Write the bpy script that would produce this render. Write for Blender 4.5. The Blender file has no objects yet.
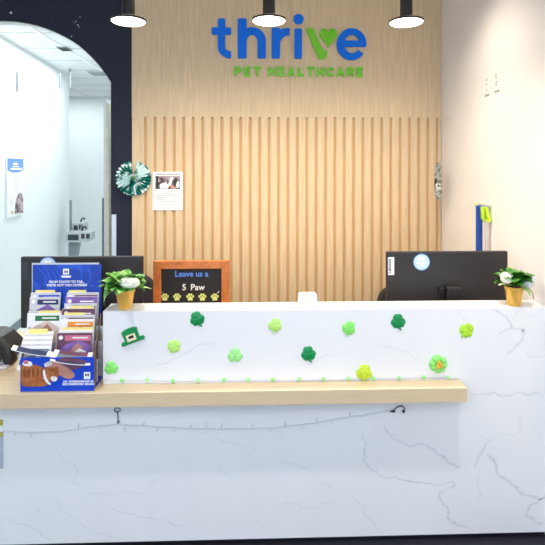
import bpy, bmesh, math, random
from mathutils import Vector, Matrix
random.seed(7)
C = bpy.context.scene.collection
PI = math.pi
F = 480.0; HY = 165.0; CAMZ = 1.734; YAW = math.radians(1.75)
YF = 2.2          # front face of the reception desk
_t = lambda px: math.tan(math.atan((px-272.5)/F)+YAW)
XR = YF*_t(547)   # right wall
YB = XR/_t(440)   # back wall

def P(px, py, Y):
    """point of the place seen at (px,py), on the vertical plane at distance Y"""
    dx = (px-272.5)/F; dz = (HY-py)/F
    c, s = math.cos(YAW), math.sin(YAW)
    wx, wy = dx*c+s, -dx*s+c
    t = Y/wy
    return Vector((wx*t, Y, CAMZ+dz*t))
def PX(px, Y): return P(px, HY, Y).x
def PZ(px, py, Y): return P(px, py, Y).z

def lin(c):
    c = c/255.0
    return c/12.92 if c <= 0.04045 else ((c+0.055)/1.055)**2.4
def rgb(r, g, b): return (lin(r), lin(g), lin(b), 1)

# ------------------------------------------------------------------ materials
def mat(name, col, rough=0.5, metal=0.0, var=0.06, scale=30, emit=None, estr=0, stretch=(1,1,1), bump=0.0, spec=0.5):
    m = bpy.data.materials.new(name); m.use_nodes = True
    nt = m.node_tree; b = nt.nodes['Principled BSDF']
    b.inputs['Roughness'].default_value = rough; b.inputs['Metallic'].default_value = metal
    b.inputs['Specular IOR Level'].default_value = spec
    tc = nt.nodes.new('ShaderNodeTexCoord'); mp = nt.nodes.new('ShaderNodeMapping')
    mp.inputs['Scale'].default_value = stretch
    nz = nt.nodes.new('ShaderNodeTexNoise'); nz.inputs['Scale'].default_value = scale; nz.inputs['Detail'].default_value = 4
    cr = nt.nodes.new('ShaderNodeValToRGB')
    cr.color_ramp.elements[0].position = 0.3; cr.color_ramp.elements[1].position = 0.7
    cr.color_ramp.elements[0].color = tuple(max(0, x*(1-var)) for x in col[:3])+(1,)
    cr.color_ramp.elements[1].color = tuple(min(1, x*(1+var)) for x in col[:3])+(1,)
    nt.links.new(tc.outputs['Object'], mp.inputs['Vector']); nt.links.new(mp.outputs['Vector'], nz.inputs['Vector'])
    nt.links.new(nz.outputs['Fac'], cr.inputs['Fac']); nt.links.new(cr.outputs['Color'], b.inputs['Base Color'])
    if bump:
        bp = nt.nodes.new('ShaderNodeBump'); bp.inputs['Strength'].default_value = bump; bp.inputs['Distance'].default_value = 0.01
        nt.links.new(nz.outputs['Fac'], bp.inputs['Height']); nt.links.new(bp.outputs['Normal'], b.inputs['Normal'])
    if emit:
        b.inputs['Emission Color'].default_value = emit; b.inputs['Emission Strength'].default_value = estr
    return m
def two_tone(name, ca, cb, scale, thr=0.5, rough=0.4, soft=0.04, dist=1.5):
    m = mat(name, ca, rough); nt = m.node_tree; b = nt.nodes['Principled BSDF']
    nz = [n for n in nt.nodes if n.type == 'TEX_NOISE'][0]; cr = [n for n in nt.nodes if n.type == 'VALTORGB'][0]
    nz.inputs['Scale'].default_value = scale; nz.inputs['Distortion'].default_value = dist
    cr.color_ramp.elements[0].position = thr-soft; cr.color_ramp.elements[1].position = thr+soft
    cr.color_ramp.elements[0].color = ca; cr.color_ramp.elements[1].color = cb
    return m
def glass(name, col, rough=0.05, trans=0.9):
    m = mat(name, col, rough); b = m.node_tree.nodes['Principled BSDF']
    b.inputs['Transmission Weight'].default_value = trans; b.inputs['IOR'].default_value = 1.2
    return m

M = {}
M['stone'] = mat('white_marble', rgb(234,235,238), 0.22, var=0.025, scale=2.2, spec=0.4)
M['vein'] = mat('marble_vein', rgb(207,209,216), 0.25, var=0.08, scale=14)
M['vein_halo'] = mat('marble_vein_halo', rgb(228,230,234), 0.25, var=0.02, scale=14)
M['vein_faint'] = mat('marble_vein_faint', rgb(220,222,228), 0.25, var=0.04, scale=14)
M['oak'] = mat('oak_panel', rgb(212,188,152), 0.5, var=0.10, scale=9, stretch=(7,7,0.5), bump=0.03)
M['oak_groove'] = mat('oak_backing', rgb(196,158,112), 0.6, var=0.08, scale=9, stretch=(7,7,0.5))
M['maple'] = mat('maple_worktop', rgb(216,194,160), 0.35, var=0.06, scale=8, stretch=(0.7,9,9))
M['frame_wood'] = mat('cherry_frame', rgb(190,110,52), 0.4, var=0.22, scale=12, stretch=(3,3,3))
M['wall_white'] = mat('white_wall_paint', rgb(240,237,236), 0.7, var=0.015, scale=5)
M['hall_white'] = mat('hall_wall_paint', rgb(232,238,239), 0.6, var=0.01, scale=4)
M['navy_wall'] = mat('charcoal_wall_paint', rgb(36,41,58), 0.6, var=0.12, scale=40, spec=.25)
M['fleck'] = mat('white_fleck', rgb(220,222,225), 0.6)
M['ceil'] = mat('ceiling_tile', rgb(232,234,234), 0.8, var=0.02, scale=60)
M['grid'] = mat('ceiling_grid', rgb(248,248,248), 0.5)
M['gridline'] = mat('ceiling_joint', rgb(206,212,213), 0.7)
M['floor'] = mat('dark_floor', rgb(24,26,40), 0.6, var=0.2, scale=50)
M['hall_floor'] = mat('hall_floor_vinyl', rgb(226,230,230), 0.5, var=0.04, scale=20)
M['base_grey'] = mat('grey_baseboard', rgb(112,126,130), 0.5)
M['plinth'] = mat('dark_plinth', rgb(20,21,32), 0.5)
M['black'] = mat('black_plastic', rgb(25,24,26), 0.45, var=0.1, scale=80)
M['black_lamp'] = mat('black_lamp_metal', rgb(32,29,30), 0.4, metal=0.2)
M['mon'] = mat('monitor_black', rgb(40,37,39), 0.5, var=0.08, scale=60)
M['screen'] = mat('screen_glass', rgb(18,20,26), 0.15)
M['chair'] = mat('chair_fabric', rgb(42,40,45), 0.8, var=0.15, scale=150)
M['white'] = mat('white_plastic', rgb(245,245,245), 0.4, var=0.01)
M['paper'] = mat('white_paper', rgb(240,240,242), 0.7, var=0.01)
M['grey_txt'] = mat('grey_print', rgb(165,165,170), 0.7)
M['dark_txt'] = mat('dark_print', rgb(50,46,52), 0.6)
M['photo'] = two_tone('printed_photo', rgb(70,55,62), rgb(190,165,170), 9, 0.5)
M['blue'] = mat('brand_blue', rgb(6,110,228), 0.5, var=0.03, spec=.2)
M['green'] = mat('brand_green', rgb(112,200,16), 0.35, var=0.03)
M['gold'] = mat('gold_pot', rgb(236,184,84), 0.35, metal=0.25, var=0.10, scale=14, stretch=(3,3,0.5))
M['leaf'] = two_tone('green_leaf', rgb(44,120,40), rgb(124,186,84), 26, 0.52, 0.45, 0.16)
M['leaf_dark'] = two_tone('dark_green_leaf', rgb(30,98,22), rgb(92,158,50), 26, 0.55, 0.45, 0.14)
M['leaf_pale'] = two_tone('pale_leaf', rgb(130,186,96), rgb(206,226,164), 30, 0.5, 0.45, 0.15)
M['petal'] = mat('white_petal', rgb(244,243,226), 0.6, var=0.05, scale=60)
M['petal_lilac'] = mat('lilac_white_petal', rgb(226,228,240), 0.6, var=0.06, scale=60)
M['stem'] = mat('green_stem', rgb(70,120,45), 0.6)
M['soil'] = mat('soil', rgb(60,45,32), 0.9)
M['sh_dark'] = mat('dark_green_gel', rgb(0,138,72), 0.35, var=0.1, scale=60)
M['sh_light'] = mat('light_green_gel', rgb(164,238,146), 0.3, var=0.08, scale=60)
M['sh_green'] = mat('fresh_green_gel', rgb(138,230,112), 0.3, var=0.08, scale=60)
M['sh_lime'] = mat('lime_gel', rgb(190,238,124), 0.3, var=0.08, scale=60)
M['sh_chart'] = mat('chartreuse_glitter', rgb(176,226,50), 0.3, var=0.25, scale=160)
M['sh_yellow'] = mat('yellow_lime_glitter', rgb(196,220,56), 0.3, var=0.25, scale=160)
M['sh_orange'] = mat('orange_centre', rgb(216,176,60), 0.35, var=0.2, scale=120)
M['buckle'] = mat('cream_buckle', rgb(236,228,196), 0.4)
M['silver'] = mat('silver_wire', rgb(190,192,198), 0.35, metal=0.4)
M['cable'] = mat('clear_grey_cable', rgb(220,223,230), 0.4)
M['bulb'] = mat('clear_bulb', rgb(226,229,236), 0.2)
M['dark_clip'] = mat('dark_clip', rgb(52,52,58), 0.4)
M['hill_blue'] = two_tone('royal_blue_card', rgb(14,62,172), rgb(30,88,204), 5, 0.55, 0.35, 0.05, 3.0)
M['box_blue'] = mat('blue_card', rgb(10,66,196), 0.35, var=0.08, scale=8)
M['card_edge'] = mat('photo_card_side', rgb(120,96,80), 0.6, var=0.5, scale=14)
M['clear'] = mat('clear_acrylic', rgb(196,200,206), 0.15)
M['cat'] = two_tone('ginger_fur_print', rgb(142,72,30), rgb(196,122,66), 16, 0.5, 0.6, 0.2, 2)
M['skin'] = mat('skin_print', rgb(190,132,118), 0.6, var=0.15, scale=30)
M['dkblue'] = mat('navy_print', rgb(36,50,92), 0.5, var=0.2, scale=30)
M['tab'] = mat('yellow_tab', rgb(246,226,140), 0.6, var=0.05)
M['purple'] = mat('purple_print', rgb(134,96,172), 0.5, var=0.2, scale=20)
M['plum'] = mat('plum_print', rgb(110,66,92), 0.5, var=0.25, scale=20)
M['orange'] = mat('orange_print', rgb(240,150,56), 0.5, var=0.1, scale=20)
M['pink'] = mat('pink_print', rgb(206,112,138), 0.5, var=0.15, scale=20)
M['greenp'] = mat('green_print', rgb(38,116,62), 0.5, var=0.1, scale=20)
M['slate'] = mat('slate_print', rgb(112,128,144), 0.5, var=0.12, scale=20)
M['palegrey'] = mat('pale_grey_print', rgb(206,206,212), 0.5, var=0.12, scale=20)
M['beige'] = mat('beige_print', rgb(214,196,184), 0.5, var=0.12, scale=20)
M['sticker'] = mat('pale_blue_sticker', rgb(186,214,244), 0.5)
M['sticker_rim'] = mat('blue_sticker_rim', rgb(38,86,140), 0.5)
M['mint'] = mat('mint_print', rgb(170,226,190), 0.5)
M['chalk'] = mat('black_chalkboard', rgb(30,31,35), 0.75, var=0.15, scale=25)
M['chalk_blue'] = mat('blue_chalk', rgb(92,140,232), 0.8)
M['chalk_white'] = mat('white_chalk', rgb(240,240,236), 0.8)
M['paw'] = mat('pale_lime_chalk', rgb(220,232,140), 0.8)
M['ros'] = two_tone('teal_white_paper', rgb(0,112,106), rgb(222,246,246), 15, 0.50, 0.4, 0.03, .6)
M['ros_silver'] = two_tone('silver_foil', rgb(112,116,108), rgb(220,222,216), 40, 0.5, 0.3, 0.08)
M['steel'] = mat('fountain_steel', rgb(176,184,186), 0.4, metal=0.2)
M['steel_dk'] = mat('fountain_grille', rgb(48,54,60), 0.5)
M['tube'] = mat('grey_tube', rgb(128,138,144), 0.4)
M['cream'] = mat('cream_frame', rgb(232,226,204), 0.5)
M['doorgrey'] = mat('grey_pull', rgb(118,134,142), 0.35, metal=0.3)
M['acry'] = mat('pale_blue_card', rgb(196,214,240), 0.3)
M['banner_blue'] = mat('periwinkle_print', rgb(112,152,230), 0.5)
M['strap_blue'] = mat('blue_webbing', rgb(18,74,168), 0.6, var=0.1, scale=90)
M['strap_lime'] = mat('lime_webbing', rgb(196,226,50), 0.6, var=0.1, scale=60)
M['strap_grey'] = mat('grey_cord', rgb(196,192,190), 0.6)
M['lime_tag'] = mat('olive_tag', rgb(182,172, 70), 0.5)
M['sleeve'] = glass('clear_sleeve', rgb(235,240,248), 0.1, 0.85)
M['lit'] = mat('lamp_diffuser', rgb(255,246,232), 0.5, emit=(1.0,0.86,0.68,1), estr=9)
M['hall_lit'] = mat('ceiling_light_diffuser', rgb(250,252,252), 0.5, emit=(0.95,1,1,1), estr=1.1)

# ------------------------------------------------------------------ mesh builder
def wloc(o):
    v = Vector((0,0,0))
    while o: v = v+o.location; o = o.parent
    return v
class MB:
    def __init__(s, jit=0): s.v = []; s.f = []; s.m = []; s.jit = jit; s.n = 0
    def add(s, vs, fs, mi=0, mx=None):
        o = len(s.v)
        s.v += [(mx @ Vector(p)) if mx else Vector(p) for p in vs]
        s.f += [tuple(i+o for i in f) for f in fs]; s.m += [mi]*len(fs)
        return s
    def box(s, x0, x1, y0, y1, z0, z1, mi=0, mx=None):
        return s.add([(x0,y0,z0),(x1,y0,z0),(x1,y1,z0),(x0,y1,z0),(x0,y0,z1),(x1,y0,z1),(x1,y1,z1),(x0,y1,z1)],
              [(0,3,2,1),(4,5,6,7),(0,1,5,4),(1,2,6,5),(2,3,7,6),(3,0,4,7)], mi, mx)
    def prism(s, poly, y0, y1, mi=0, mx=None):           # poly of (x,z), extruded in y
        n = len(poly); s.n += 1; y0 -= s.jit*s.n
        vs = [(x,y0,z) for x,z in poly]+[(x,y1,z) for x,z in poly]
        fs = [tuple(range(n)), tuple(reversed(range(n,2*n)))]
        fs += [(i,i+n,(i+1)%n+n,(i+1)%n) for i in range(n)]
        return s.add(vs, fs, mi, mx)
    def prism_z(s, poly, z0, z1, mi=0, mx=None):
        n = len(poly)
        vs = [(x,y,z0) for x,y in poly]+[(x,y,z1) for x,y in poly]
        fs = [tuple(reversed(range(n))), tuple(range(n,2*n))]
        fs += [(i,(i+1)%n,(i+1)%n+n,i+n) for i in range(n)]
        return s.add(vs, fs, mi, mx)
    def tube(s, pts, r, seg=8, mi=0, mx=None, r2=None):
        pts = [Vector(p) for p in pts]; n = len(pts); vs = []; fs = []
        up = Vector((0,0,1)); prev = None
        for i, p in enumerate(pts):
            t = (pts[min(i+1,n-1)]-pts[max(i-1,0)]).normalized()
            if prev is None:
                a = t.cross(up)
                if a.length < 1e-4: a = t.cross(Vector((1,0,0)))
            else:
                a = prev-t*prev.dot(t)
            a.normalize(); prev = a; b = t.cross(a)
            rr = r[i] if isinstance(r,(list,tuple)) else r
            for k in range(seg):
                q = 2*PI*k/seg; vs.append(p+a*math.cos(q)*rr+b*math.sin(q)*(rr if r2 is None else r2))
        for i in range(n-1):
            for k in range(seg):
                fs.append((i*seg+k, i*seg+(k+1)%seg, (i+1)*seg+(k+1)%seg, (i+1)*seg+k))
        fs.append(tuple(reversed(range(seg)))); fs.append(tuple((n-1)*seg+k for k in range(seg)))
        return s.add(vs, fs, mi, mx)
    def lathe(s, prof, c=(0,0,0), seg=32, mi=0, mx=None):
        vs = []; fs = []; n = len(prof)
        for r, z in prof:
            for k in range(seg):
                q = 2*PI*k/seg; vs.append((c[0]+max(r,1e-5)*math.cos(q), c[1]+max(r,1e-5)*math.sin(q), c[2]+z))
        for i in range(n-1):
            for k in range(seg): fs.append((i*seg+k, i*seg+(k+1)%seg, (i+1)*seg+(k+1)%seg, (i+1)*seg+k))
        fs.append(tuple(reversed(range(seg)))); fs.append(tuple((n-1)*seg+k for k in range(seg)))
        return s.add(vs, fs, mi, mx)
    def ball(s, c, rx, ry=None, rz=None, seg=14, rings=8, mi=0, mx=None, wob=0):
        ry = rx if ry is None else ry; rz = rx if rz is None else rz
        vs = [(c[0],c[1],c[2]-rz)]; fs = []
        for i in range(1, rings):
            a = -PI/2+PI*i/rings
            for k in range(seg):
                q = 2*PI*k/seg; w = 1+random.uniform(-wob,wob)
                vs.append((c[0]+rx*w*math.cos(a)*math.cos(q), c[1]+ry*w*math.cos(a)*math.sin(q), c[2]+rz*w*math.sin(a)))
        vs.append((c[0],c[1],c[2]+rz)); top = len(vs)-1
        for k in range(seg):
            fs.append((0, 1+(k+1)%seg, 1+k)); fs.append((top, 1+(rings-2)*seg+k, 1+(rings-2)*seg+(k+1)%seg))
        for i in range(rings-2):
            for k in range(seg):
                fs.append((1+i*seg+k, 1+i*seg+(k+1)%seg, 1+(i+1)*seg+(k+1)%seg, 1+(i+1)*seg+k))
        return s.add(vs, fs, mi, mx)
    def build(s, name, mats, parent=None, world=True, smooth=False, bevel=0, bseg=2, recalc=True):
        mats = mats if isinstance(mats, (list,tuple)) else [mats]
        vs = s.v
        if parent is not None:
            off = wloc(parent) if world else Vector((0,0,0)); loc = Vector((0,0,0))
        else:
            xs = [v.x for v in vs]; ys = [v.y for v in vs]; zs = [v.z for v in vs]
            off = Vector(((min(xs)+max(xs))/2,(min(ys)+max(ys))/2,min(zs))); loc = off.copy()
            if not world: off = Vector((0,0,0)); loc = Vector((0,0,0))
        me = bpy.data.meshes.new(name)
        me.from_pydata([tuple(v-off) for v in vs], [], s.f)
        for m in mats: me.materials.append(m)
        for p, mi in zip(me.polygons, s.m): p.material_index = mi; p.use_smooth = smooth
        if recalc:
            bm = bmesh.new(); bm.from_mesh(me); bmesh.ops.recalc_face_normals(bm, faces=bm.faces); bm.to_mesh(me); bm.free()
        if smooth:
            try: me.set_sharp_from_angle(angle=math.radians(40))
            except Exception: pass
        me.update()
        o = bpy.data.objects.new(name, me); C.objects.link(o); o.location = loc
        if parent is not None: o.parent = parent
        if bevel:
            b = o.modifiers.new('bevel','BEVEL'); b.width = bevel; b.segments = bseg; b.limit_method = 'ANGLE'; b.angle_limit = math.radians(40)
        return o
def tag(o, label, cat, group=None):
    o['label'] = label; o['category'] = cat
    if group: o['group'] = group
    return o
def struct(o): o['kind'] = 'structure'; return o
def thing(name, loc, label, cat, group=None, rz=0):
    o = bpy.data.objects.new(name, None); C.objects.link(o); o.empty_display_size = 0.05
    o.location = loc; o.rotation_euler = (0,0,rz)
    return tag(o, label, cat, group)
def copy_tree(o, parent=None):
    c = o.copy(); C.objects.link(c)
    if parent is not None: c.parent = parent
    for ch in list(o.children): copy_tree(ch, c)
    return c
def text(mb, s, size, mx, mi=0, depth=0.001, align='CENTER', fat=0.0):
    cu = bpy.data.curves.new('t','FONT'); cu.body = s; cu.size = size; cu.extrude = depth; cu.align_x = align; cu.offset = fat
    cu.resolution_u = 3
    ob = bpy.data.objects.new('t', cu); C.objects.link(ob); bpy.context.view_layer.update()
    me = bpy.data.meshes.new_from_object(ob.evaluated_get(bpy.context.evaluated_depsgraph_get()))
    mb.add([v.co for v in me.vertices], [tuple(p.vertices) for p in me.polygons], mi, mx)
    bpy.data.objects.remove(ob); bpy.data.meshes.remove(me); bpy.data.curves.remove(cu)
UPR = Matrix.Rotation(PI/2, 4, 'X')      # flat text stood upright, facing -Y
def at(x, y, z, extra=None): return Matrix.Translation((x,y,z)) @ (extra or Matrix.Identity(4)) @ UPR
def circle(cx, cz, r, n=24, rz=None): return [(cx+r*math.cos(2*PI*k/n), cz+(rz or r)*math.sin(2*PI*k/n)) for k in range(n)]
def stroke(mb, pts, w, y0, y1, mi=0, cap=True):          # thick rounded stroke in the xz plane
    for (x0,z0),(x1,z1) in zip(pts, pts[1:]):
        d = math.hypot(x1-x0, z1-z0)
        if d < 1e-7: continue
        nx, nz = -(z1-z0)/d*w/2, (x1-x0)/d*w/2
        mb.prism([(x0+nx,z0+nz),(x0-nx,z0-nz),(x1-nx,z1-nz),(x1+nx,z1+nz)], y0, y1, mi)
    ends = pts if cap else pts[1:-1]
    for x, z in ends: mb.prism(circle(x,z,w/2,14), y0, y1, mi)

# ================================================================== SETTING
PW = PX(133, YB); PTOP = 3.05
struct(MB().box(-3.6,1.45,-3.6,YB+.06,-.05,0).build('floor', M['floor']))
struct(MB().box(-3.6,1.45,-3.6,YB+.12,3.05,3.12).build('ceiling', M['ceil']))
# back wall with the arched opening
ax0 = PX(5, YB)-(PX(111,YB)-PX(5,YB)); ax1 = PX(111, YB); acx = (ax0+ax1)/2; hw = (ax1-ax0)/2
zs = PZ(111,82,YB); zt = PZ(5,20.5,YB); rise = zt-zs; R = (hw*hw+rise*rise)/(2*rise)
poly = [(-3.6,0),(ax0,0),(ax0,zs)]
a0 = math.asin(hw/R)
for k in range(1,32):
    a = -a0+2*a0*k/32; poly.append((acx+R*math.sin(a), zt-R+R*math.cos(a)))
poly += [(ax1,zs),(ax1,0),(XR+.12,0),(XR+.12,3.05),(-3.6,3.05)]
w = MB(); w.prism(poly, YB, YB+.1)
# white edging of the arch lining
arc = [(ax0,0.0),(ax0,zs)]+[(acx+R*math.sin(-a0+2*a0*k/32), zt-R+R*math.cos(-a0+2*a0*k/32)) for k in range(1,32)]+[(ax1,zs),(ax1,0.0)]
for (x0,z0),(x1,z1) in zip(arc, arc[1:]):
    cx, cz = acx, 1.4
    q = lambda x,z: (x+(cx-x)*0.004, z+(cz-z)*0.004)
    w.add([(x0,YB+.004,z0),(x1,YB+.004,z1),(x1,YB+.102,z1),(x0,YB+.102,z0)], [(0,1,2,3)], 1)
    a,b = q(x0,z0), q(x1,z1)
    w.add([(a[0],YB+.006,a[1]),(b[0],YB+.006,b[1]),(b[0],YB+.1,b[1]),(a[0],YB+.1,a[1])], [(0,1,2,3)], 1)
for px,py,r in ((11,12.8,1.1),(78,25,.6),(76,21.5,.4),(80,17,.4),(71.5,36.5,.5),(74,22.5,.3),(79,27,.4)):
    p = P(px,py,YB); w.prism(circle(p.x,p.z,r/137,10), YB-.003, YB+.001, 2)
struct(w.build('wall_back', [M['navy_wall'], M['hall_white'], M['fleck']], recalc=True))
# oak panelling: upper flat boards with notches, lower fluted field
PF = YB-.034
ZS = PZ(286,118,PF); pitch = 9.45/(F/PF); gw = .017; n_gr = 33
g0 = PX(145.3, PF)
u = MB(); seam = PX(290,PF)
gx = [g0+k*pitch for k in range(n_gr) if g0+k*pitch < XR-.01]
def upper(xa, xb):
    pl = [(xa,3.05),(xa,ZS)]
    for x in gx:
        if xa+gw < x < xb-gw:
            pl += [(x-gw/2*math.cos(t*PI/6), ZS+gw/2*math.sin(t*PI/6)) for t in range(7)]
    pl += [(xb,ZS),(xb,3.05)]
    return pl
u.prism(upper(PW, seam-.0012), PF, PF+.0105); u.prism(upper(seam+.0012, XR-.002), PF, PF+.0105)
u.box(PW,XR-.002,PF+.010,YB-.001,ZS-.01,3.05,1)
struct(u.build('trim_1', [M['oak'], M['oak_groove']]))
l = MB(); l.box(PW,XR-.002,PF+.010,YB-.001,0.0,ZS-.011,1)
edges = [PW]+gx+[XR-.002]
for i in range(len(edges)-1):
    xa = edges[i]+(gw/2 if i else 0); xb = edges[i+1]-(gw/2 if i < len(edges)-2 else 0)
    if xb-xa < .004: continue
    m_ = .005; y = PF
    pl = [(xa,y+.0105),(xa,y+m_),(xa+.0015,y+.0015),(xa+m_,y),(xb-m_,y),(xb-.0015,y+.0015),(xb,y+m_),(xb,y+.0105)]
    l.prism_z(pl, 0.0, ZS, 0)
struct(l.build('trim_2', [M['oak'], M['oak_groove']]))
# right wall, with its old screw marks
r_ = MB(); r_.box(XR,XR+.1,-3.6,YB,0,3.05)
def onwall(px, py):
    a = math.atan2((px-272.5),F)+YAW; Y = XR/math.tan(a); return Y, P(px,py,Y).z
for (px,py) in ((487.2,95),(497,91)):
    Y,z = onwall(px,py); r_.box(XR-.003,XR+.001,Y-.026,Y+.026,z-.005,z+.005,1)
for (px,py) in ((496,75),(496.3,78),(496.5,82),(496.2,85),(486.8,84),(487,80),(486.9,90)):
    Y,z = onwall(px,py); r_.box(XR-.002,XR+.001,Y-.006,Y+.006,z-.004,z+.004,1)
struct(r_.build('wall_right', [M['wall_white'], M['grey_txt']]))

struct(MB().box(-3.7,-3.6,-3.6,YB,0,3.05).build('wall_left', M['wall_white']))
# --- hall seen through the arch
HC = 3.0
def ceil_pt(px, py, zc=HC):
    Y = (zc-CAMZ)*F/(HY-py); 
    for _ in range(3):
        p = P(px,py,Y); Y *= (zc-CAMZ)/(p.z-CAMZ)
    return P(px,py,Y)
A = ceil_pt(0,35); B = ceil_pt(69,76); FW = ceil_pt(80,97).y
dirv = (B-A); xw = lambda Y: A.x+(B.x-A.x)*(Y-A.y)/(B.y-A.y)
struct(MB().box(-5.0,-.8,YB+.06,FW+.1,-.05,0).build('floor_hall', M['hall_floor']))
y0 = YB+.1
lw = MB(); lw.prism_z([(xw(y0),y0),(xw(B.y),B.y),(xw(B.y)-.14,B.y),(xw(y0)-.14,y0)], 0, HC)
struct(lw.build('wall_hall_left', M['hall_white']))
struct(MB().prism_z([(xw(y0)+.001,y0),(xw(B.y)+.001,B.y),(xw(B.y)+.013,B.y),(xw(y0)+.013,y0)],0,.085).build('baseboard_hall_left', M['base_grey'], bevel=.003))
struct(MB().box(-5.0,-.8,FW,FW+.1,0,HC).build('wall_hall_far', M['hall_white']))
struct(MB().box(-.9,-.8,YB+.1,FW,0,HC).build('wall_hall_right', M['hall_white']))
struct(MB().box(-5.1,-5.0,B.y,FW+.1,0,HC).build('wall_hall_side', M['hall_white']))
struct(MB().box(-5.0,xw(B.y)-.14,B.y-.1,B.y,0,HC).build('wall_hall_return', M['hall_white']))
hc = MB(); hc.box(-5.0,-.8,YB+.1,FW+.1,HC,HC+.08)
for gxx in (-4.3,-3.7,-3.1,-1.9,-1.3): hc.box(gxx-.012,gxx+.012,YB+.1,FW,HC-.004,HC+.001,2)
for k in range(9): hc.box(-5.0,-.9,4.05+.61*k-.01,4.05+.61*k+.01,HC-.004,HC+.001,2)
c1, c2 = ceil_pt(31,26), ceil_pt(62,48)
xg = (c1.x+c2.x)/2
hc.box(xg-.018,xg+.018,YB+.1,FW,HC-.007,HC+.001,1)
struct(hc.build('ceiling_hall', [M['ceil'], M['grid'], M['gridline']]))
# ceiling vent
v = ceil_pt(64.5,48.3)
t = thing('ceiling_vent', (v.x,v.y,HC-.02), 'small grey vent in the hall ceiling beyond the arch', 'vent')
MB().box(v.x-.055,v.x+.055,v.y-.085,v.y+.085,HC-.012,HC-.0045).build('frame', M['tube'], t, bevel=.003)
g = MB()
for k in range(5): g.box(v.x-.045,v.x+.045,v.y-.07+.03*k,v.y-.055+.03*k,HC-.017,HC-.0118)
g.build('grille', M['steel_dk'], t)
# unlit grille panel in the hall ceiling
v = ceil_pt(101,73)
t = thing('ceiling_speaker', (v.x,v.y,HC-.03), 'pale grey square panel in the hall ceiling near the arch edge', 'ceiling panel')
a = .15; fr = MB(); fr.prism_z([(v.x-a,v.y-a),(v.x+a,v.y-a),(v.x+a,v.y+a),(v.x-a,v.y+a)],HC-.016,HC-.0045); fr.build('frame', M['gridline'], t, bevel=.004)
MB().box(v.x-a+.02,v.x+a-.02,v.y-a+.02,v.y+a-.02,HC-.018,HC-.0155).build('grille', M['tube'], t)
# slim hanging tubes
for i,(px,pa,pb,lab) in enumerate(((17,72,92,'slim grey hanging tube light in the hall, nearest the arch crown and far left'),
                                 (60,73,88.5,'slim grey hanging tube light in the hall, middle one of three'),
                                 (70,68,88.5,'slim grey hanging tube light beside the inner hall corner, rightmost of three'))):
    Y = 4.75 if i == 0 else (6.05 if i == 1 else 6.4)
    top = P(px,pa,Y); bot = P(px,pb,Y); off = .03
    t = thing('tube_light', bot, lab, 'light', 'hanging tubes in the hall')
    MB().tube([bot,top],.013,10).build('tube', M['tube'], t, smooth=True)
    if top.z < HC-.02: MB().tube([top,(top.x,top.y,HC)],.0015,6).build('cord', M['tube'], t)
# drinking fountain on the hall wall
Yd = B.y-.35
t = thing('drinking_fountain', (xw(Yd)+.02,Yd,.4), 'grey two-level drinking fountain on the hall wall beyond the arch', 'drinking fountain')
fx = PX(70.3,Yd)
zt_ = PZ(70,200,Yd)
MB().box(fx-.004,fx+.012,Yd-.03,Yd+.03,.35,zt_).build('back_panel', M['tube'], t, bevel=.004)
def basin(Y, pa, pb, yt, yb, nm='basin'):
    x0, x1 = fx+.012, PX(pb,Y); z1, z0 = PZ(pa,yt,Y), PZ(pa,yb,Y)
    b = MB(); 
    pl = [(x0,z0),(x1-.05,z0),(x1,z0+.03),(x1,z1-.012),(x1-.012,z1),(x0,z1)]
    b.prism(pl, Y-.09, Y+.09)
    o = b.build(nm, M['steel'], t, bevel=.008)
    g = MB()
    g.box(x0+.03,x0+(x1-x0)*.52,Y-.0935,Y-.089,z0+.03,z1-.035)
    g.box(x0+(x1-x0)*.62,x0+(x1-x0)*.76,Y-.0935,Y-.089,z0+.05,z1-.025); g.box(x0+(x1-x0)*.82,x1-.012,Y-.0935,Y-.089,z0+.05,z1-.025)
    g.build('grille', M['steel_dk'], o)
    xs_ = x0+(x1-x0)*.55
    MB().tube([(xs_,Y,z1-.002),(xs_+.01,Y,z1+.03),(xs_+.03,Y,z1+.055),(xs_+.055,Y,z1+.05),(xs_+.05,Y,z1+.03)],.011,8).build('spout', M['steel_dk'], o, smooth=True)
basin(Yd+.10,70,86,222,232); basin(Yd-.10,70,93,231,241.5)
pd = MB(); x0 = fx+.012; pd.prism([(x0,.35),(x0+.07,.35),(x0+.13,PZ(70,241.6,Yd)),(x0,PZ(70,241.6,Yd))],Yd-.1,Yd+.02); pd.build('pedestal', M['tube'], t, bevel=.006)
# door stiles just inside the arch
Yd2 = YB+.35
d = MB(); z1 = PZ(106,99,Yd2)
d.box(PX(104.3,Yd2),PX(107.2,Yd2),Yd2-.02,Yd2+.5,.005,z1); do = struct(d.build('door_1', M['hall_white'], bevel=.003))
MB().box(PX(108,Yd2-.1),PX(110.6,Yd2-.1),Yd2-.14,Yd2-.06,.005,z1-.05).build('door_frame', M['cream'], do, bevel=.003)
hp = MB(); hx = PX(103,Yd2-.02); ht = PZ(103,198,Yd2-.02)
hp.tube([(hx,Yd2-.02,.75),(hx,Yd2-.02,ht)],.0085,10); hp.tube([(hx,Yd2-.02,ht-.05),(hx+.03,Yd2+.02,ht-.05)],.006,8); hp.tube([(hx,Yd2-.02,.8),(hx+.03,Yd2+.02,.8)],.006,8)
hp.build('door_handle', M['doorgrey'], do, smooth=True)
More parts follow.
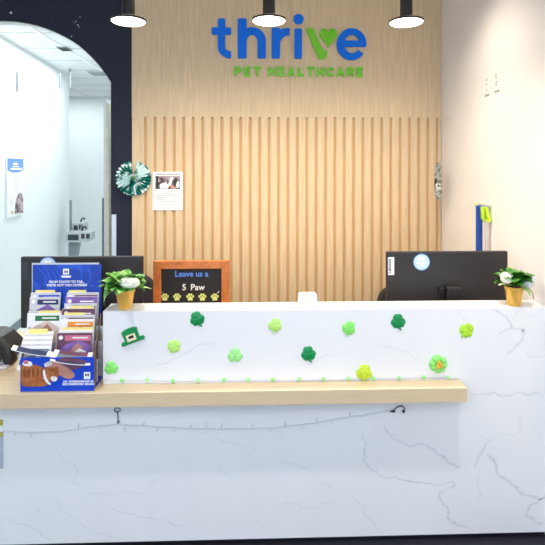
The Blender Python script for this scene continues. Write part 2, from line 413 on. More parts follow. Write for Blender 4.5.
# tall banner on the hall wall
def on_left(px):
    Y = A.y
    for _ in range(30): Y = Y + (PX(px,Y)-xw(Y)) / -( (PX(px,Y+.01)-PX(px,Y)-(xw(Y+.01)-xw(Y)))/.01 )
    return Y
ya, yb = on_left(5.5), on_left(21.2)
ym = (ya+yb)/2; za, zb = PZ(13,216,ym), PZ(13,158.5,ym)
t = thing('wall_poster', (xw(ym)+.01,ym,za), 'tall white information poster with blue header on the hall wall', 'poster')
def wq(mb, u0,u1,v0,v1,mi,d0,d1, poly=None):
    pl = poly or [(u0,v0),(u1,v0),(u1,v1),(u0,v1)]
    vs = []
    for d_ in (d0,d1):
        for (uu,vv) in pl:
            Y = ya+(yb-ya)*uu; vs.append((xw(Y)+d_,Y,za+(zb-za)*vv))
    n = len(pl)
    mb.add(vs,[tuple(range(n)),tuple(reversed(range(n,2*n)))]+[(i,(i+1)%n,(i+1)%n+n,i+n) for i in range(n)],mi)
m_ = MB(); wq(m_,0,1,0,1,0,.002,.02); m_.build('sheet', M['paper'], t)
m_ = MB(); wq(m_,0,1,.75,1,0,.02,.023,[(0,.80),(.3,.76),(.7,.76),(1,.80),(1,1),(0,1)]); o = m_.build('header', M['banner_blue'], t)
m_ = MB(); wq(m_,.32,.62,.885,.925,0,.023,.025); wq(m_,.3,.7,.85,.87,0,.023,.025); wq(m_,.15,.9,.80,.835,0,.023,.025); m_.build('title', M['white'], o)
m_ = MB(); wq(m_,0,1,0,1,0,.02,.022,[(.42,.04),(1,.03),(1,.26),(.92,.36),(.8,.4),(.62,.36),(.48,.24)]); m_.build('photo', M['photo'], t)
m_ = MB()
for k in range(4): wq(m_,.4,.72,.64-.06*k,.655-.06*k,0,.02,.022)
m_.build('text_lines', M['palegrey'], t)
m_ = MB(); wq(m_,.2,.28,.22,.3,0,.02,.022); m_.build('side_note', M['palegrey'], t)
m_ = MB(); wq(m_,.22,.32,.05,.1,0,.02,.022); m_.build('corner_mark', M['lime_tag'], t)

# ================================================================== RECEPTION DESK
XL = PX(103, YF); ZC = PZ(270,310,YF)
YBK = YF+.125
ZW = .740; TH = .065; YS = YF-.086
XE = PX(467.5, YS)
desk = thing('reception_desk', (0,YF+.06,0), 'long white marble reception desk with raised front counter', 'desk')
st = MB()
st.prism([(-1.7,.022),(XR-.003,.022),(XR-.003,ZC),(XL,ZC),(XL,ZW-TH-.001),(-1.7,ZW-TH-.001)], YF, YBK)
# veins (surface pattern of the stone)
def veins(px, w0, mi, mb, dy=.0004):
    pts = [P(x,y,YF) for x,y in px]; out = []
    for a,b in zip(pts,pts[1:]):
        seg = [a,b]
        for it in range(3):
            ns = []
            for p,q in zip(seg,seg[1:]):
                m = (p+q)/2; L = (q-p).length
                m = m+Vector((random.uniform(-1,1),0,random.uniform(-1,1)))*L*.16
                ns += [p,m]
            seg = ns+[seg[-1]]
        out += seg[:-1]
    out.append(pts[-1]); n = len(out); vs = []
    for i,p in enumerate(out):
        tdir = out[min(i+1,n-1)]-out[max(i-1,0)]
        if tdir.length < 1e-6: tdir = Vector((1,0,0))
        tdir.normalize(); nn = Vector((-tdir.z,0,tdir.x)); e = min(1,i/6,(n-1-i)/6)
        ww = w0*(.25+.75*e)*random.uniform(.45,1.3)/2
        zcap = ZC-.004
        for sgn in (1,-1):
            q = p+nn*ww*sgn; vs.append((min(q.x,XR-.006),YF-dy,max(.03,min(q.z,zcap))))
    mb.add(vs,[(2*i,2*i+1,2*i+3,2*i+2) for i in range(n-1)],mi)
vb = st
def r7(L): return [(272+x/2,400+y/2) for x,y in L]
def r6(L): return [(x/2,400+y/2) for x,y in L]
def r8(L): return [(460+x/4.19,290+y/4.19) for x,y in L]
for L,wd,mi in (
 (r7([(225,50),(232,65),(255,82),(280,92),(300,88),(320,97),(345,115),(365,130),(380,135)]),.006,0),
 (r7([(180,70),(190,90),(183,120),(200,140),(225,155),(260,160),(300,165),(345,168),(362,163),(365,172),(355,178)]),.005,0),
 (r7([(360,175),(335,185),(340,205),(352,215),(350,235),(370,250),(405,262)]),.006,0),
 (r7([(440,80),(422,100),(412,115),(405,135)]),.006,0),(r7([(400,68),(420,72),(440,80)]),.006,1),
 (r7([(430,105),(445,125),(450,145),(470,160),(490,175),(505,190),(545,195)]),.009,0),
 (r7([(545,195),(515,210),(508,228),(525,240),(545,248)]),.007,0),
 (r7([(415,140),(412,165),(418,185),(410,205)]),.009,1),
 (r7([(150,195),(170,205),(187,212),(183,225),(205,245),(215,262),(222,280)]),.007,1),
 (r7([(95,155),(110,170),(150,190)]),.007,1),(r7([(0,120),(30,125),(60,135),(95,150)]),.006,1),
 (r7([(490,15),(500,60),(455,70)]),.01,1),(r7([(0,210),(40,205),(90,215),(140,205)]),.006,1),
 (r6([(110,95),(125,115),(150,130),(155,150),(145,165),(165,178),(185,188),(215,190),(250,182),(285,187),(310,160),(340,148)]),.006,1),
 (r6([(115,195),(120,215),(145,235),(180,260),(210,268),(250,280)]),.006,1),
 (r6([(0,235),(50,250),(80,265),(105,280)]),.008,1),(r6([(200,215),(250,225),(320,240),(390,250)]),.008,1),
 (r6([(430,110),(440,135),(465,155),(470,165)]),.006,1),(r6([(505,230),(520,245),(530,265)]),.006,1),
 (r6([(380,65),(430,75),(480,90),(510,100),(490,115)]),.006,1),(r6([(76,218),(80,224)]),.006,0),
 (r8([(140,80),(175,100),(205,130),(215,155),(270,165),(265,195),(250,225),(225,245),(195,275)]),.007,0),
 (r8([(155,190),(185,172),(215,160)]),.006,0),(r8([(275,120),(310,105),(330,115)]),.006,1),(r8([(265,65),(230,110),(215,150)]),.006,1),
 (r8([(40,430),(150,432),(250,428),(310,430),(350,445)]),.006,0),(r8([(270,260),(300,280),(355,275)]),.009,1),
 ([(373,344),(393,348),(408,352),(415,358),(426,363)],.006,1),
 ([(148,370),(160,364),(176,358),(190,351),(200,344),(222,339)],.008,1),
 ([(300,365),(320,358),(352,352)],.007,1),([(455,310),(462,318),(470,322)],.006,1)):
    if mi == 0: rs_ = random.getstate(); veins(L, wd*2.6, 3, vb, .0002); random.setstate(rs_)
    veins(L, wd*.55, mi+1, vb, .0004)
so = st.build('stone_front', [M['stone'], M['vein'], M['vein_faint'], M['vein_halo']], desk, recalc=False)
MB().box(-1.68,XR-.004,YF+.02,YBK-.01,0.0,.0218).build('plinth', M['plinth'], desk)
# worktop
wk = MB()
XLs = XL-.003
wk.prism_z([(-1.7,YS),(XE,YS),(XE,YF-.0012),(XLs,YF-.0012),(XLs,YBK+.002),(XR-.006,YBK+.002),(XR-.006,2.92),(-1.7,2.92)], ZW-TH, ZW)
tag(wk.build('worktop', M['maple'], bevel=.0025), 'pale maple worktop running under the raised marble counter', 'worktop')
# cabinet legs carrying the staff side
cab = thing('desk_pedestal', (0,2.8,0), 'white pedestal cabinets carrying the rear worktop', 'cabinet')
for xa in (-1.65,-.1,1.2): MB().box(xa,xa+.08,2.42,2.90,0,ZW-TH-.001).build('side_panel', M['white'], cab, bevel=.002)

# ================================================================== MONITORS
def monitor(pl, pr, ptop, Y, label, neck_px, sticker, tagmat, seam_px):
    xl, xr = PX(pl,Y), PX(pr,Y); cx = (xl+xr)/2; zt = PZ((pl+pr)/2,ptop,Y); zb = zt-.37
    t = thing('computer_monitor', (cx,Y+.02,ZW), label, 'monitor', 'reception monitors')
    h = MB(); h.box(xl,xr,Y,Y+.022,zb,zt)
    h.build('housing', M['mon'], t, bevel=.006, bseg=3)
    MB().box(xl+.008,xr-.008,Y+.0222,Y+.024,zb+.02,zt-.008).build('screen', M['screen'], t)
    nx = PX(neck_px,Y-.03)
    n = MB(); n.box(nx-.038,nx+.038,Y-.045,Y-.001,ZW+.012,zt-.175)
    no = n.build('stand_neck', M['black'], t, bevel=.008, bseg=3)
    MB().box(nx-.07,nx-.041,Y-.02,Y-.001,zt-.215,zt-.185).build('hinge', M['black'], no, bevel=.003)
    MB().box(nx-.1,nx+.1,Y-.075,Y+.12,ZW+.0005,ZW+.0125).build('stand_base', M['black'], t, bevel=.006)
    x0 = xl+.012
    MB().box(x0-.004,x0+.028,Y-.0012,Y+.0005,zt-.12,zt-.028).build('label_strip', tagmat, t)
    return t, xl, zt
def round_sticker(t, px, py, r, Y):
    c = P(px,py,Y)
    s1 = MB().prism(circle(c.x,c.z,r,40), Y-.0014, Y-.0002).build('round_sticker', M['sticker_rim'], t)
    MB().prism(circle(c.x,c.z,r*.88,40), Y-.0022, Y-.0013).build('sticker_face', M['sticker'], s1)
    x = MB()
    for dz,hw_,hh in ((.45,.42,.13),(.22,.3,.06),(-.12,.52,.12),(-.42,.4,.05)):
        x.box(c.x-r*hw_,c.x+r*hw_,Y-.003,Y-.0021,c.z+r*dz-r*hh,c.z+r*dz+r*hh, 0)
    x.box(c.x-r*.5,c.x+r*.5,Y-.003,Y-.0021,c.z+r*.02,c.z+r*.1,1)
    x.build('sticker_print', [M['white'], M['mint']], s1)
t, xl, zt = monitor(386.5,508,251.5,2.47,'black computer monitor seen from behind with round blue sticker, right end of desk',453.5,None,M['white'],0)
round_sticker(t, 421.5,262,.0465,2.47)
lt = MB(); text(lt,'Lenovo',.026,Matrix.Translation((xl+.0235,2.4685,zt-.074)) @ Matrix.Rotation(-PI/2,4,'Y') @ UPR,0,.0004,'CENTER',.0006)
lt.build('brand_lettering', M['dark_txt'], t)
t, xl, zt = monitor(20.5,143,256.5,2.52,'black computer monitor seen from behind, partly covered by the blue brochure display',82,None,M['steel_dk'],0)
round_sticker(t, 48,265.5,.047,2.52)

# ================================================================== OFFICE CHAIRS
def chair(cx, Y, top, w, label, rz):
    t = thing('office_chair', (cx,Y,0), label, 'chair', 'office chairs behind the desk', rz)
    b = MB()     # backrest: rounded slab, curved
    n = 28; pl = []
    h0, h1 = .55, top; rr = .12; hw_ = w/2
    for (sx,sz,a0_) in ((hw_-rr,h1-rr,0),(-hw_+rr,h1-rr,PI/2),(-hw_+rr,h0+rr,PI),(hw_-rr,h0+rr,3*PI/2)):
        for k in range(8): a_ = a0_+PI/2*k/7; pl.append((sx+rr*math.cos(a_), sz+rr*math.sin(a_)))
    b.prism(pl, -.20, -.14)
    b.build('backrest', M['chair'], t, world=False, bevel=.015, bseg=3)
    s = MB(); s.box(-w*.5,w*.5,-.12,.34,.44,.51); s.build('seat', M['chair'], t, world=False, bevel=.03, bseg=3)
    MB().tube([(0,-.215,.75),(0,-.23,.5),(0,-.15,.42),(0,.1,.42)],.025,8).build('back_bracket', M['black'], t, world=False, smooth=True)
    MB().lathe([(.035,.1),(.035,.3),(.02,.3),(.02,.44)],(0,.1,0),14).build('gas_column', M['black'], t, world=False, smooth=True)
    for sx in (-1,1):
        MB().tube([(sx*w*.5,.1,.47),(sx*(w/2+.03),.1,.5),(sx*(w/2+.03),.08,.64),(sx*(w/2+.03),-.08,.65),(sx*(w/2+.03),.2,.65)],.017,8).build('armrest', M['black'], t, world=False, smooth=True)
    for k in range(5):
        a_ = 2*PI*k/5
        L = MB(); L.tube([(0,.1,.12),(.21*math.cos(a_),.1+.21*math.sin(a_),.07)],[.03,.018],8)
        lo = L.build('base_leg', M['black'], t, world=False, smooth=True)
        MB().ball((.21*math.cos(a_),.1+.21*math.sin(a_),.03),.03,.03,.03).build('castor', M['black'], lo, world=False, smooth=True)
Yc = YB-.275
xr_ = PX(155,Yc+.14); chair(xr_-.235,Yc,PZ(140,275,Yc+.14),.47,'black office chair back showing between the left monitor and the chalkboard sign',PI)
xl_ = PX(378.5,Yc+.14); chair(xl_+.20,Yc,PZ(385,287,Yc+.14),.40,'black office chair behind the right monitor, mostly hidden',PI)

# ================================================================== CHALKBOARD SIGN
Y = 2.72
xa, xb = PX(153.5,Y), PX(229.5,Y); zt = PZ(190,260.5,Y); fw = PX(161.5,Y)-xa; zb = ZW+.001
t = thing('chalkboard_sign', ((xa+xb)/2,Y,zb), 'small wood-framed chalkboard sign reading Leave us a 5 Paw', 'sign')
fr = MB()
fr.prism([(xa,zb),(xa+fw,zb+fw),(xa+fw,zt-fw),(xa,zt)],Y-.014,Y+.014); fr.prism([(xb,zb),(xb-fw,zb+fw),(xb-fw,zt-fw),(xb,zt)],Y-.014,Y+.014)
fr.prism([(xa,zt),(xb,zt),(xb-fw,zt-fw),(xa+fw,zt-fw)],Y-.014,Y+.014); fr.prism([(xa,zb),(xb,zb),(xb-fw,zb+fw),(xa+fw,zb+fw)],Y-.014,Y+.014)
fr.build('frame', M['frame_wood'], t, bevel=.003)
MB().box(xa+fw*.8,xb-fw*.8,Y-.002,Y+.006,zb+fw*.8,zt-fw*.8).build('board', M['chalk'], t)
YT = Y-.0035
c = P(191.5,276.5,YT); m_ = MB(); text(m_,'Leave us a',.045,at(c.x,YT,c.z),0,.0008,'CENTER',.0011); m_.build('lettering', M['chalk_blue'], t)
c = P(195,290,YT); 
for wd_,px in (('5',184.2),('Paw',197.6)):
    c = P(px,290,YT); m_ = MB(); text(m_,wd_,.048,at(c.x,YT,c.z),0,.0008,'CENTER',.0007); m_.build('lettering', M['chalk_white'], t)
for (a_,b_) in (((160.8,290.5),(161.6,292.5)),((217.5,293),(219,291.5))):
    p,q = P(*a_,YT),P(*b_,YT); m_ = MB(); stroke(m_,[(p.x,p.z),(q.x,q.z)],.005,YT-.0008,YT+.0008); m_.build('chalk_tick', M['chalk_white'], t)
for px in (164.8,177,190.2,202.4,214.8):
    c = P(px,297.4,YT); s = .0063
    m_ = MB(); m_.prism([(c.x+x*s,c.z+z*s) for x,z in ((-2.2,-2.4),(-1,-2.9),(0,-2.5),(1,-2.9),(2.2,-2.4),(2.3,-1.2),(1.3,.6),(0,1.2),(-1.3,.6),(-2.3,-1.2))],YT-.0006,YT+.0008)
    for x,z in ((-2.6,.9),(-1,2.4),(1,2.4),(2.6,.9)): m_.prism(circle(c.x+x*s,c.z+z*s,s*.95,10,s*1.2),YT-.0006,YT+.0008)
    m_.build('paw_print', M['paw'], t)

# white card reader on the counter
Y = YF+.075; xa, xb = PX(298.2,Y), PX(317.2,Y); zt = PZ(307,293.5,Y)
cr = MB(); cr.prism([(xa,ZC+.0005),(xb,ZC+.0005),(xb-.003,zt-.006),(xb-.009,zt),(xa+.009,zt),(xa+.003,zt-.006)],Y-.018,Y+.03)
tag(cr.build('card_reader', M['white'], bevel=.004, bseg=3), 'small white rounded card reader standing on the counter top', 'card reader')

# ================================================================== POTTED FLOWERS
def leaf(mb, base, az, tilt, L, W, curl, mi=0):
    n = 7; vs = []
    for i in range(n):
        s_ = i/(n-1); r = L*s_; bend = tilt-curl*s_
        x = 0
        # integrate along curved midrib
        px_ = sum(L/(n-1)*math.cos(tilt-curl*(j/(n-1))) for j in range(i)); pz_ = sum(L/(n-1)*math.sin(tilt-curl*(j/(n-1))) for j in range(i))
        w_ = W*math.sin(PI*min(.97,.06+s_*.94))**.7
        for sg,dz in ((-1,.25),(-.5,.06),(0,0),(.5,.06),(1,.25)):
            rip = random.uniform(-.06,.06)*W
            vs.append((px_*math.cos(az)-sg*w_/2*math.sin(az), px_*math.sin(az)+sg*w_/2*math.cos(az), pz_+dz*w_*.5+rip))
    fs = [(i*5+k,i*5+k+1,(i+1)*5+k+1,(i+1)*5+k) for i in range(n-1) for k in range(4)]
    mb.add([Vector(v)+Vector(base) for v in vs], fs, mi)
def bloom(mb, c, r, n=34):
    for k in range(n):
        a_ = k*2.399; q = math.sqrt(k/n); el = math.acos(min(1,q*1.0))
        d = Vector((math.cos(a_)*math.cos(el),math.sin(a_)*math.cos(el),math.sin(el)))
        mb.ball(Vector(c)+Vector((d.x*r*.8,d.y*r*.8,d.z*r*.6)),r*.34,r*.34,r*.22,8,5,wob=.15)
def pot(t, rb, rt, h):
    MB().lathe([(rb*.95,0),(rb,.002),(rt*.97,h-.016),(rt*1.03,h-.014),(rt*1.05,h),(rt*.93,h),(rt*.9,h-.01),(0,h-.012)],(0,0,0),36).build('pot', M['gold'], t, world=False, smooth=True)
    MB().lathe([(0,h-.012),(rt*.9,h-.011),(rt*.85,h-.006),(0,h-.003)],(0,0,0),24).build('soil', M['soil'], t, world=False)
c = P(125.3,307.6,YF+.052)
t = thing('potted_flowers', (c.x,c.y,ZC+.0005), 'gold pot of green leaves with one big white bloom, left end of counter', 'plant', 'gold flower pots on the counter')
pot(t,.030,.043,.088)
f = MB(); h = .085; random.seed(3)
for k in range(30):
    az = k*2.4+.3; leaf(f,(.012*math.cos(az),.012*math.sin(az),h+random.uniform(0,.018)),az,random.uniform(.5,1.4),random.uniform(.08,.11),random.uniform(.06,.085),random.uniform(1.2,2.2),0)
for az,ti in ((PI*.95,.9),(PI*1.1,.7),(PI*1.3,1.0),(PI*.75,1.2),(PI*1.55,.6),(PI*.5,1.3),(PI*1.0,1.25)): leaf(f,(-.01,0,h),az,ti,.115,.065,1.2,0)
f.build('foliage', M['leaf'], t, world=False, smooth=True, recalc=False)
f = MB(); leaf(f,(.01,-.01,h+.004),-.12,.25,.118,.034,.5); leaf(f,(-.02,-.01,h-.004),PI*1.12,.2,.115,.04,2.2); leaf(f,(-.02,-.015,h+.02),PI*1.05,.55,.10,.05,.7)
leaf(f,(-.0,-.03,h+.004),PI*1.4,.3,.06,.045,1.0)
f.build('drooping_leaf', M['leaf_pale'], t, world=False, smooth=True, recalc=False)
f = MB(); random.seed(5); bloom(f,(.022,-.05,h+.046),.031); bloom(f,(.046,-.05,h+.043),.029)
f.ball((.034,-.05,h+.040),.046,.028,.022,14,8); f.build('bloom', M['petal'], t, world=False, smooth=True)
MB().tube([(.0,0,h-.01),(.015,-.02,h+.02),(.028,-.04,h+.045)],.003,6).build('stem', M['stem'], t, world=False)

c = P(514,304,YF+.05)
t = thing('potted_flowers', (c.x,c.y,ZC+.0005), 'gold pot of dark green leaves with two white blooms, right end of counter', 'plant', 'gold flower pots on the counter')
pot(t,.030,.041,.088)
random.seed(11); f = MB()
for k in range(34):
    az = k*2.4; leaf(f,(.012*math.cos(az),.012*math.sin(az),h+random.uniform(0,.025)),az,random.uniform(.6,1.45),random.uniform(.075,.10),random.uniform(.05,.07),random.uniform(.9,2.0),0)
for az,ti in ((-PI*.5,1.2),(-PI*.6,1.0),(-PI*.4,1.35),(PI*.5,1.4)): leaf(f,(0,0,h+.01),az,ti,.095,.055,1.2,0)
f.build('foliage', M['leaf_dark'], t, world=False, smooth=True, recalc=False)
f = MB(); leaf(f,(.02,-.02,h),-.35,.2,.07,.03,2.2); leaf(f,(-.01,-.02,h+.006),PI*1.05,.4,.085,.03,.7)
leaf(f,(.02,-.03,h),-1.0,.1,.055,.035,1.8)
f.build('drooping_leaf', M['leaf_pale'], t, world=False, smooth=True, recalc=False)
f = MB(); random.seed(6); bloom(f,(-.052,-.03,h+.052),.028,24); f.ball((-.052,-.03,h+.046),.028,.024,.024); f.build('bloom', M['petal'], t, world=False, smooth=True)
f = MB(); bloom(f,(.058,-.02,h+.034),.030,24); f.ball((.058,-.02,h+.028),.029,.026,.028)
for k in range(6): f.tube([(.06,-.015,h+.025),(.085+.008*math.cos(k),-.02,h+.03+.02*math.sin(k*1.3))],.002,5)
f.build('bloom', M['petal_lilac'], t, world=False, smooth=True)
MB().tube([(.02,0,h-.01),(.055,-.02,h+.005),(.07,-.035,h-.02),(.073,-.036,h-.05)],.0022,6).build('stem', M['stem'], t, world=False)

# ================================================================== SHAMROCK STICKERS
def shamrock(mb, c, R, rot=0, k=3, thick=.008, stem=True, mi=0, y0=None, sm=.0):
    n = 72; rings = 6; yb = y0 if y0 is not None else YF-.003
    def rad(a_):
        lo = 0
        x = (a_ % (2*PI/k))-(PI/k)              # 0 at the middle of a leaf
        q = abs(x)/(PI/k)
        lobe = .70+.30*math.cos(q*PI/2)**.6
        notch = .10*math.exp(-(x/.15)**2)
        return R*(lobe-notch)
    vs = []; fs = []
    for i in range(rings+1):
        s_ = i/rings
        for j in range(n):
            a_ = 2*PI*j/n; aa = a_+rot+PI/2-PI/k
            r = rad(a_)*s_
            crease = .2*abs(math.cos(k*a_/2))**8 if s_>.15 else 0
            hgt = thick*math.sqrt(max(0,1-s_**3))*(1-crease*.8)
            vs.append((c.x+r*math.cos(aa), yb-.001-hgt, c.z+r*math.sin(aa)))
    for j in range(n):
        a_ = 2*PI*j/n; aa = a_+rot+PI/2-PI/k; vs.append((c.x+rad(a_)*math.cos(aa), yb, c.z+rad(a_)*math.sin(aa)))
    for i in range(rings+1):
        for j in range(n): fs.append((i*n+j,i*n+(j+1)%n,(i+1)*n+(j+1)%n,(i+1)*n+j))
    fs.append(tuple((rings+1)*n+j for j in range(n)))
    mb.add(vs,fs,mi)
    if stem:
        a_ = rot-PI/2; 
        mb.tube([(c.x+.4*R*math.cos(a_),yb-.002,c.z+.4*R*math.sin(a_)),(c.x+.85*R*math.cos(a_),yb-.002,c.z+.85*R*math.sin(a_)),(c.x+1.15*R*math.cos(a_+.25),yb-.002,c.z+1.15*R*math.sin(a_+.25))],[R*.15,R*.14,R*.10],8,mi)
SH = [ # px, py, radius px, rot, k, material, stem, label
 (197,319,7.6,.35,3,'sh_dark',True,'dark green shamrock decoration near the counter edge, above and right of the hat'),
 (174,346.2,7.0,-.7,3,'sh_lime',True,'pale lime shamrock decoration with short stem, just right of the hat'),
 (235,355.5,7.8,0,3,'sh_light',False,'light green shamrock decoration low on the counter front, left of the lower dark one'),
 (111,368.2,7.0,.2,3,'sh_green',False,'green shamrock decoration low at the left end beneath the hat'),
 (275,325.3,7.2,-.3,3,'sh_lime',True,'pale lime shamrock decoration high on the counter, below the white card reader'),
 (349,328.3,7.3,-.45,3,'sh_green',True,'bright green shamrock decoration high on the counter, left of the upper right dark one'),
 (308.5,354,7.8,.15,3,'sh_dark',True,'dark green shamrock decoration low on the counter front, lowest of the dark ones'),
 (398.3,321.5,7.8,.1,3,'sh_dark',True,'dark green shamrock decoration high on the counter beneath the right monitor'),
 (467,330.5,7.8,-.8,3,'sh_chart',True,'chartreuse shamrock decoration on the counter front, furthest right of all'),
 (364.3,373,8.6,-.2,3,'sh_yellow',True,'glittery yellow-lime shamrock decoration close above the wood ledge'),
]
for (px,py,r,rot,k,m,stm,lab) in SH:
    mb = MB(); c = P(px,py,YF-.004); tilt = py > 372
    shamrock(mb,c,r/217,rot,k,.0055,stm,0,YF-.0001)
    if m == 'sh_yellow':
        for kk in range(5): mb.ball((c.x+random.uniform(-.02,.02),YF-.011,c.z+random.uniform(-.018,.018)),.014,.006,.012,8,6,0,None,.2)
    tag(mb.build('shamrock_decoration', M[m], smooth=True), lab, 'decoration', 'shamrock decorations on the counter front')
c = P(438.3,364,YF-.004)
t = thing('clover_decoration', (c.x,YF-.002,c.z-.04), 'bright green four-leaf clover decoration with orange centre, above ledge end', 'decoration')
mb = MB(); shamrock(mb,c,9.6/217,.25,4,.012,False,0,YF-.0008)
for kk in range(4):
    a_ = .25+PI/4+kk*PI/2+PI/4
    for sg in (-.35,.35): mb.ball((c.x+.027*math.cos(a_+sg),YF-.010,c.z+.027*math.sin(a_+sg)),.014,.009,.014,10,6)
mb.build('leaves', M['sh_green'], t, smooth=True)
mb = MB()
for kk in range(3):
    a_ = PI/2+kk*2*PI/3+.3; mb.ball((c.x+.010*math.cos(a_),YF-.0185,c.z+.010*math.sin(a_)),.010,.005,.012,10,6)
mb.build('centre', M['sh_orange'], t, smooth=True)
# leprechaun hat
c = P(131.3,335,YF); rm = Matrix.Translation((c.x,0,c.z)) @ Matrix.Rotation(-math.radians(20),4,'Y')
t = thing('hat_decoration', (c.x,YF-.002,c.z-.04), 'dark green hat decoration with cream buckle on the counter front', 'decoration')
s = 1/217
mb = MB(); mb.prism([(-7.5*s,-4*s),(7.2*s,-4*s),(7.5*s,3*s),(8.2*s,5.6*s),(5*s,7.2*s),(0,7.6*s),(-5*s,7.0*s),(-8.6*s,5.2*s),(-8*s,2*s)],YF-.008,YF-.0001,0,rm); mb.build('crown', M['sh_dark'], t, bevel=.003, bseg=3)
mb = MB(); mb.prism([(-11.5*s,-7.6*s),(11.5*s,-7.6*s),(12*s,-6*s),(11.2*s,-3.8*s),(-10.8*s,-3.8*s),(-12*s,-6*s)],YF-.010,YF-.0001,0,rm); mb.build('brim', M['sh_dark'], t, bevel=.002)
mb = MB()
mb.box(-4.6*s,4.6*s,YF-.0145,YF-.011,-5*s,-2.6*s,0,rm); mb.box(-4.6*s,4.6*s,YF-.0145,YF-.0105,.2*s,1.6*s,0,rm); mb.box(-4.6*s,-2.6*s,YF-.0145,YF-.0105,-3*s,.6*s,0,rm); mb.box(2.6*s,4.6*s,YF-.0145,YF-.0105,-3*s,.6*s,0,rm)
mb.build('buckle', M['buckle'], t, bevel=.001)
MB().box(-2.6*s,2.6*s,YF-.0118,YF-.0105,-2.6*s,.3*s,0,rm).build('hat_band', M['dark_txt'], t)

# shamrock garland along the foot of the counter front
t = thing('shamrock_garland', (.1,YF-.004,ZW), 'silver string garland of tiny green shamrocks along the wood ledge', 'garland')
gp = [(103,380.5),(122,382),(147.2,381.6),(172.7,382.8),(198.2,382.4),(223.8,382.4),(248,381.7),(272.7,382),(299,381.8),(323.3,381.2),(348.8,381.2),(373.5,380.3),(399,379.6),(423.5,378.8),(448.5,378.8),(459,380)]
pts = []
for a_,b_ in zip(gp,gp[1:]):
    for k in range(4):
        q = k/4; pp = P(a_[0]+(b_[0]-a_[0])*q,a_[1]-1.4+(b_[1]-a_[1])*q+.5*math.sin(PI*q),YF-.004); pp.z = max(pp.z,ZW+.004); pts.append(pp)
pts.append(P(459,378.8,YF-.004))
MB().tube(pts,.0015,6).build('string', M['silver'], t)
for i,(px,py) in enumerate(gp[1:-1]):
    c = P(px,py-1.6,YF-.004); c.z = max(c.z,ZW+.012); mb = MB(); shamrock(mb,c,.0092,.1*(-1)**i,4 if i%2 else 3,.004,i%2==0,0,YF-.0052)
    mb.build('shamrock_charm', M['sh_green' if i%2==0 else 'sh_light'], t, smooth=True)

# ================================================================== FAIRY LIGHTS, HOOKS, LEFT TAG
fl = [(0,431.5),(14,431.5),(30,433),(48,431.5),(62,432),(80,428.5),(100,426),(118,424),(130,425.3),(145,426),(160,427),(178,428.3),(190,428.6),(205,429),(225,429.3),(240,429),(255,428.7),(272,427.6),(290,426),(305,424.5),(320,422.5),(335,419.5),(350,417),(365,415),(378,412.5),(388,410.5),(395,409)]
t = thing('fairy_lights', (-.2,YF-.01,.5), 'clear fairy light string sagging across the marble below the ledge', 'string lights')
pts = []
for a_,b_ in zip(fl,fl[1:]):
    for k in range(3):
        q = k/3; pts.append(P(a_[0]+(b_[0]-a_[0])*q,a_[1]+(b_[1]-a_[1])*q+random.uniform(-.4,.4),YF-.006+random.uniform(-.002,.001)))
pts.append(P(395,409,YF-.006))
MB().tube(pts,.0019,6).build('cable', M['cable'], t)
for px,py,dx,dy in ((15,433,-1,3),(30,434,.5,5),(78,429,.3,-6),(100,425,-2,1),(124,426,.5,5),(143,426,2,-5),(157,428,0,4),(173,430,.5,3),(190,428,1.5,-3),(206,428,1,-6),(221,429,1,-6),(252,428,1,-5),(270,429,1,4),(285,427,.3,-6),(302,426,1,4),(317,422,0,-6),(332,421,1,4),(349,417,2,-5),(365,416,2,-2),(285,425,0,-5)):
    a_ = P(px,py,YF-.007); b_ = P(px+dx,py+dy,YF-.012)
    MB().tube([a_,a_.lerp(b_,.45),a_.lerp(b_,.5),b_],[.0018,.0022,.0035,.0012],8).build('bulb', M['bulb'], t, smooth=True)
# left hook: ring, rod and clip
c = P(117.3,410,YF-.004)
t = thing('ring_hook', (c.x,YF-.002,c.z-.06), 'silver ring hook on the marble under the ledge, left end of the lights', 'hook')
rg = [(c.x+.0135*math.cos(2*PI*k/20),YF-.004,c.z+.0095*math.sin(2*PI*k/20)) for k in range(21)]
MB().tube(rg,.003,8).build('ring', M['doorgrey'], t, smooth=True)
b_ = P(118.4,421,YF-.004); MB().tube([(c.x,YF-.004,c.z-.0095),b_],.0028,8).build('rod', M['doorgrey'], t, smooth=True)
MB().ball((b_.x,YF-.0065,b_.z-.003),.006,.006,.007).build('clip', M['base_grey'], t, smooth=True)
t = thing('cable_hook', P(399,412,YF-.004), 'dark curled wire hook holding the right end of the fairy lights', 'hook')
MB().tube([P(390,411.5,YF-.006),P(394,410,YF-.008),P(397,407,YF-.01),P(402,406,YF-.01),P(404.5,408,YF-.008),P(404.5,412,YF-.006)],.0026,8).build('wire', M['dark_clip'], t, smooth=True)
mb = MB(); mb.ball(P(393,411.5,YF-.008),.011,.005,.005); mb.ball(P(403.5,411.5,YF-.008),.006,.005,.008); mb.build('clip', M['dark_clip'], t, smooth=True)
# tag holder at the left frame edge
xa, xb = PX(-16,YF), PX(2.9,YF)
t = thing('sign_holder', ((xa+xb)/2,YF-.006,PZ(0,468,YF)), 'small olive and white tag with clear sleeve on the marble at the left edge', 'sign holder')
z_ = lambda py: PZ(0,py,YF)
MB().box(xa,xb,YF-.006,YF-.001,z_(425),z_(419.5)).build('top_clip', M['lime_tag'], t, bevel=.001)
MB().box(xa,xb,YF-.004,YF-.001,z_(431),z_(425)).build('card', M['paper'], t)
MB().box(xa,xb,YF-.006,YF-.001,z_(436),z_(431)).build('bottom_clip', M['lime_tag'], t, bevel=.001)
MB().box(xa,xb+.003,YF-.003,YF-.001,z_(468),z_(436)).build('sleeve', M['sleeve'], t)

